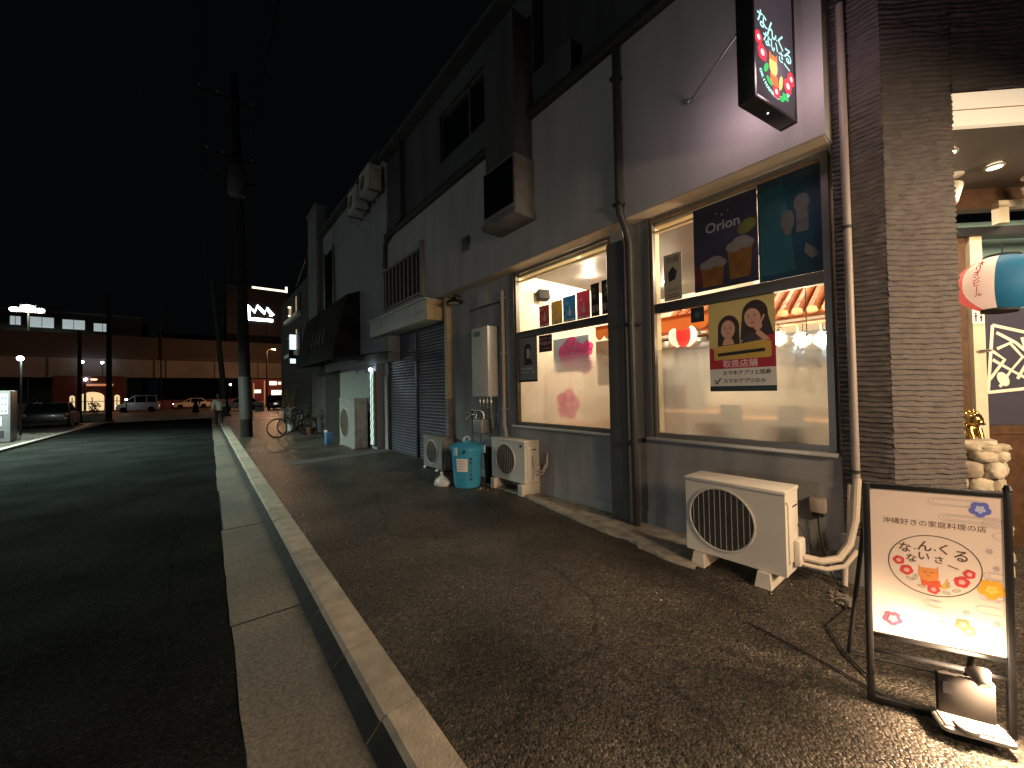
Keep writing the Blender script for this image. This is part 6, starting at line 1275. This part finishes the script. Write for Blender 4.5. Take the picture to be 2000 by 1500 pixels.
hs = block('station_hall', 'dark hall behind the viaduct with four pale lit windows', -24, -8, 92, 104, 15.2, M_blackm, [(-22.2, -21.2, 12.9, 14.2), (-20.3, -17.9, 12.7, 14.3), (-17.0, -14.6, 12.7, 14.2), (-13.6, -11.6, 12.6, 13.9)], M_pw)
t = thing('pale_roof', 'pale folded roof edge below the bright floodlight', 'roof', (-18, 90, 10)); mb = MB(mat('pale_roofing', (.55, .55, .52), .6))
mb.prism([(-26, 90, 11.6), (-22.6, 90, 11.0), (-20.2, 90, 10.4), (-20.2, 90, 9.9), (-18.6, 90, 9.7), (-18.6, 90, 10.3), (-15.8, 90, 11.3), (-10.5, 90, 10.6), (-18.6, 90, 9.4), (-20.4, 90, 9.3), (-23, 90, 10.5), (-26, 90, 10.9)], (0, 1.2, 0)); mb.build('roof_sheet', t)
t = thing('floodlight', 'dazzling greenish floodlight on a mast above the pale windows', 'floodlight', (-19.8, 89, 9)); mb = MB(M_alu); mb.tube([(-19.8, 89, RZ), (-19.8, 89, 14.7)], .1); mb.build('mast', t)

for dx, dz, q in ((0, 0, 1), (-1.25, -.25, .6), (1.15, -.2, .65)):  # side heads added to widen the lamp into its glare
    mb = MB(emit('flood_lens', (.88, 1, .78), 60)); blob(mb, -19.8+dx, 88.7, 15.0+dz, .75*q, .15, .5*q); ho = mb.build('lens', t, off=t['org']); mb = MB(M_alu); mb.box(-19.8+dx-.8*q, -19.8+dx+.8*q, 88.8, 89.2, 15+dz-.6*q, 15+dz+.6*q, .05); mb.build('housing', t)
lamp('flood_beam', 'POINT', (-19.8, 88.3, 15.0), 1500, (.88, 1, .8), t, .4)
M_lamp = lambda: emit('small_white_lamp', (.85, .93, 1), 25)
for x, y, z, r, lb in [(-6.0, 26, 3.29, .10, 'bright white lamp over the low wall at the far left'), (-11.9, 73.5, 6.3, .16, 'left small white light under the viaduct parapet'), (-10.1, 73.5, 6.25, .15, 'right small white light under the viaduct parapet'), (-10.4, 66.0, 3.75, .16, 'small white light above the shop left of the arched windows'), (-16.9, 66, 3.6, .22, 'small white light at the left picture edge under the viaduct'), (-6.2, 58, 1.35, .1, 'tiny white light beside the white van'), (3.4, 70, 3.2, .14, 'small white light on a post under the viaduct right of the black coat')]:
    b = thing('small_lamp', lb, 'lamp', (x, y, z)); mb = MB(M_lamp()); blob(mb, x, y, z, r, r*.6, r); mb.build('globe', b); mb = MB(M_pole); mb.tube([(x, y+.05, RZ), (x, y+.05, z-r*.5)], .04); mb.build('post', b)
lamp('white_spill', 'POINT', (-5.8, 25.9, 3.25), 200, (.80, 1, .87), None, .12)
t = block('tall_building', 'tall black building behind the viaduct with a glowing white emblem and lit roof edge', 4.0, 14.6, 95, 105, 23.6, M_blackm, (), None, 'building', False)
mb = MB(emit('roof_led', (1, .78, .55), 2.2)); mb.box(4.0, 14.5, 94.9, 95.0, 23.7, 24.1); mb.box(14.3, 14.7, 94.9, 95.1, 23.7, 24.9); mb.build('roof_light_line', t)
mb = MB(mat('tower_cladding', (.03, .03, .034), .6)); mb.box(4.1, 14.5, 94.96, 95, 14, 23.6); mb.build('cladding', t)
mb = MB(emit('emblem_white', (.88, .95, 1), 9)); mb.T = Matrix(((1.1, 0, 0, 9.75), (0, 0, -1, 94.85), (0, 1, 0, 18.6), (0, 0, 0, 1)))
mb.line([(-1.9, -1.2), (-1.9, 1.5), (-.9, .2), (-.5, 1.5), (.7, .1), (1.0, 1.2), (2.0, -.2)], .62, 0); mb.line([(-2.1, -1.3), (2.0, -1.3)], .6, .004); mb.build('emblem', t)
for x0, x1, y, h, lb in [(17, 30, 100, 17, 'dark block beyond the right end of the viaduct'), (-60, -26, 98, 13, 'long dark block behind the far left of the viaduct'), (-7, 3, 110, 15, 'dark block behind the viaduct left of the emblem tower')]:
    block('distant_building', lb, x0, x1, y, y+12, h, M_dkwall, [(x0+1.5+k*3, x0+2.8+k*3, h-3, h-1.8) for k in range(int((x1-x0)/3.2))])
# shops under the viaduct on the right
t = thing('lit_shopfront', 'red and white lit shopfront beyond the black car', 'shop', (8.5, 70, 0)); mb = MB(mat('shop_red', (.12, .018, .03), .7)); mb.box(5.2, 13, 70.5, 74, RZ, 4.0); mb.build('wall', t)
mb = MB(emit('shop_white', (1, .86, .66), 1.6)); mb.box(6.3, 7.2, 70.4, 70.5, 1.9, 2.4); mb.box(8.35, 9.3, 70.4, 70.5, 3.1, 3.7); mb.box(9.5, 9.9, 70.4, 70.5, 3.2, 3.6); mb.box(8.6, 10.2, 70.4, 70.5, 1.3, 2.3); mb.build('lit_sign', t)
mb = MB(M_white); mb.box(6.2, 6.35, 70.3, 70.5, 0, 3.4); mb.box(7.6, 7.75, 70.3, 70.5, 0, 3.8); mb.build('door_frame', t)
t = thing('roadside_fence', 'dark red fence beyond the junction road right of the white van', 'fence', (0, 71, 0)); mb = MB(mat('fence_red', (.12, .05, .05), .7)); mb.box(-7, 5, 71.2, 71.3, RZ, 1.1)
for k in range(13): mb.box(-7+k, -6.92+k, 71.1, 71.2, RZ, 1.25)
mb.build('panel', t)
t = thing('plastic_barrier', 'pale plastic barrier beside the pale pole at the junction', 'barrier', (4.7, 47, 0)); mb = MB(M_white); mb.prism([(4.3, 47, RZ), (5.1, 47, RZ), (5.0, 47, .85), (4.4, 47, .85)], (0, .4, 0)); mb.build('body', t); mb = MB(MATS['red_paper']); mb.box(4.42, 4.98, 46.96, 46.998, .3, .5); mb.build('stripe', t)
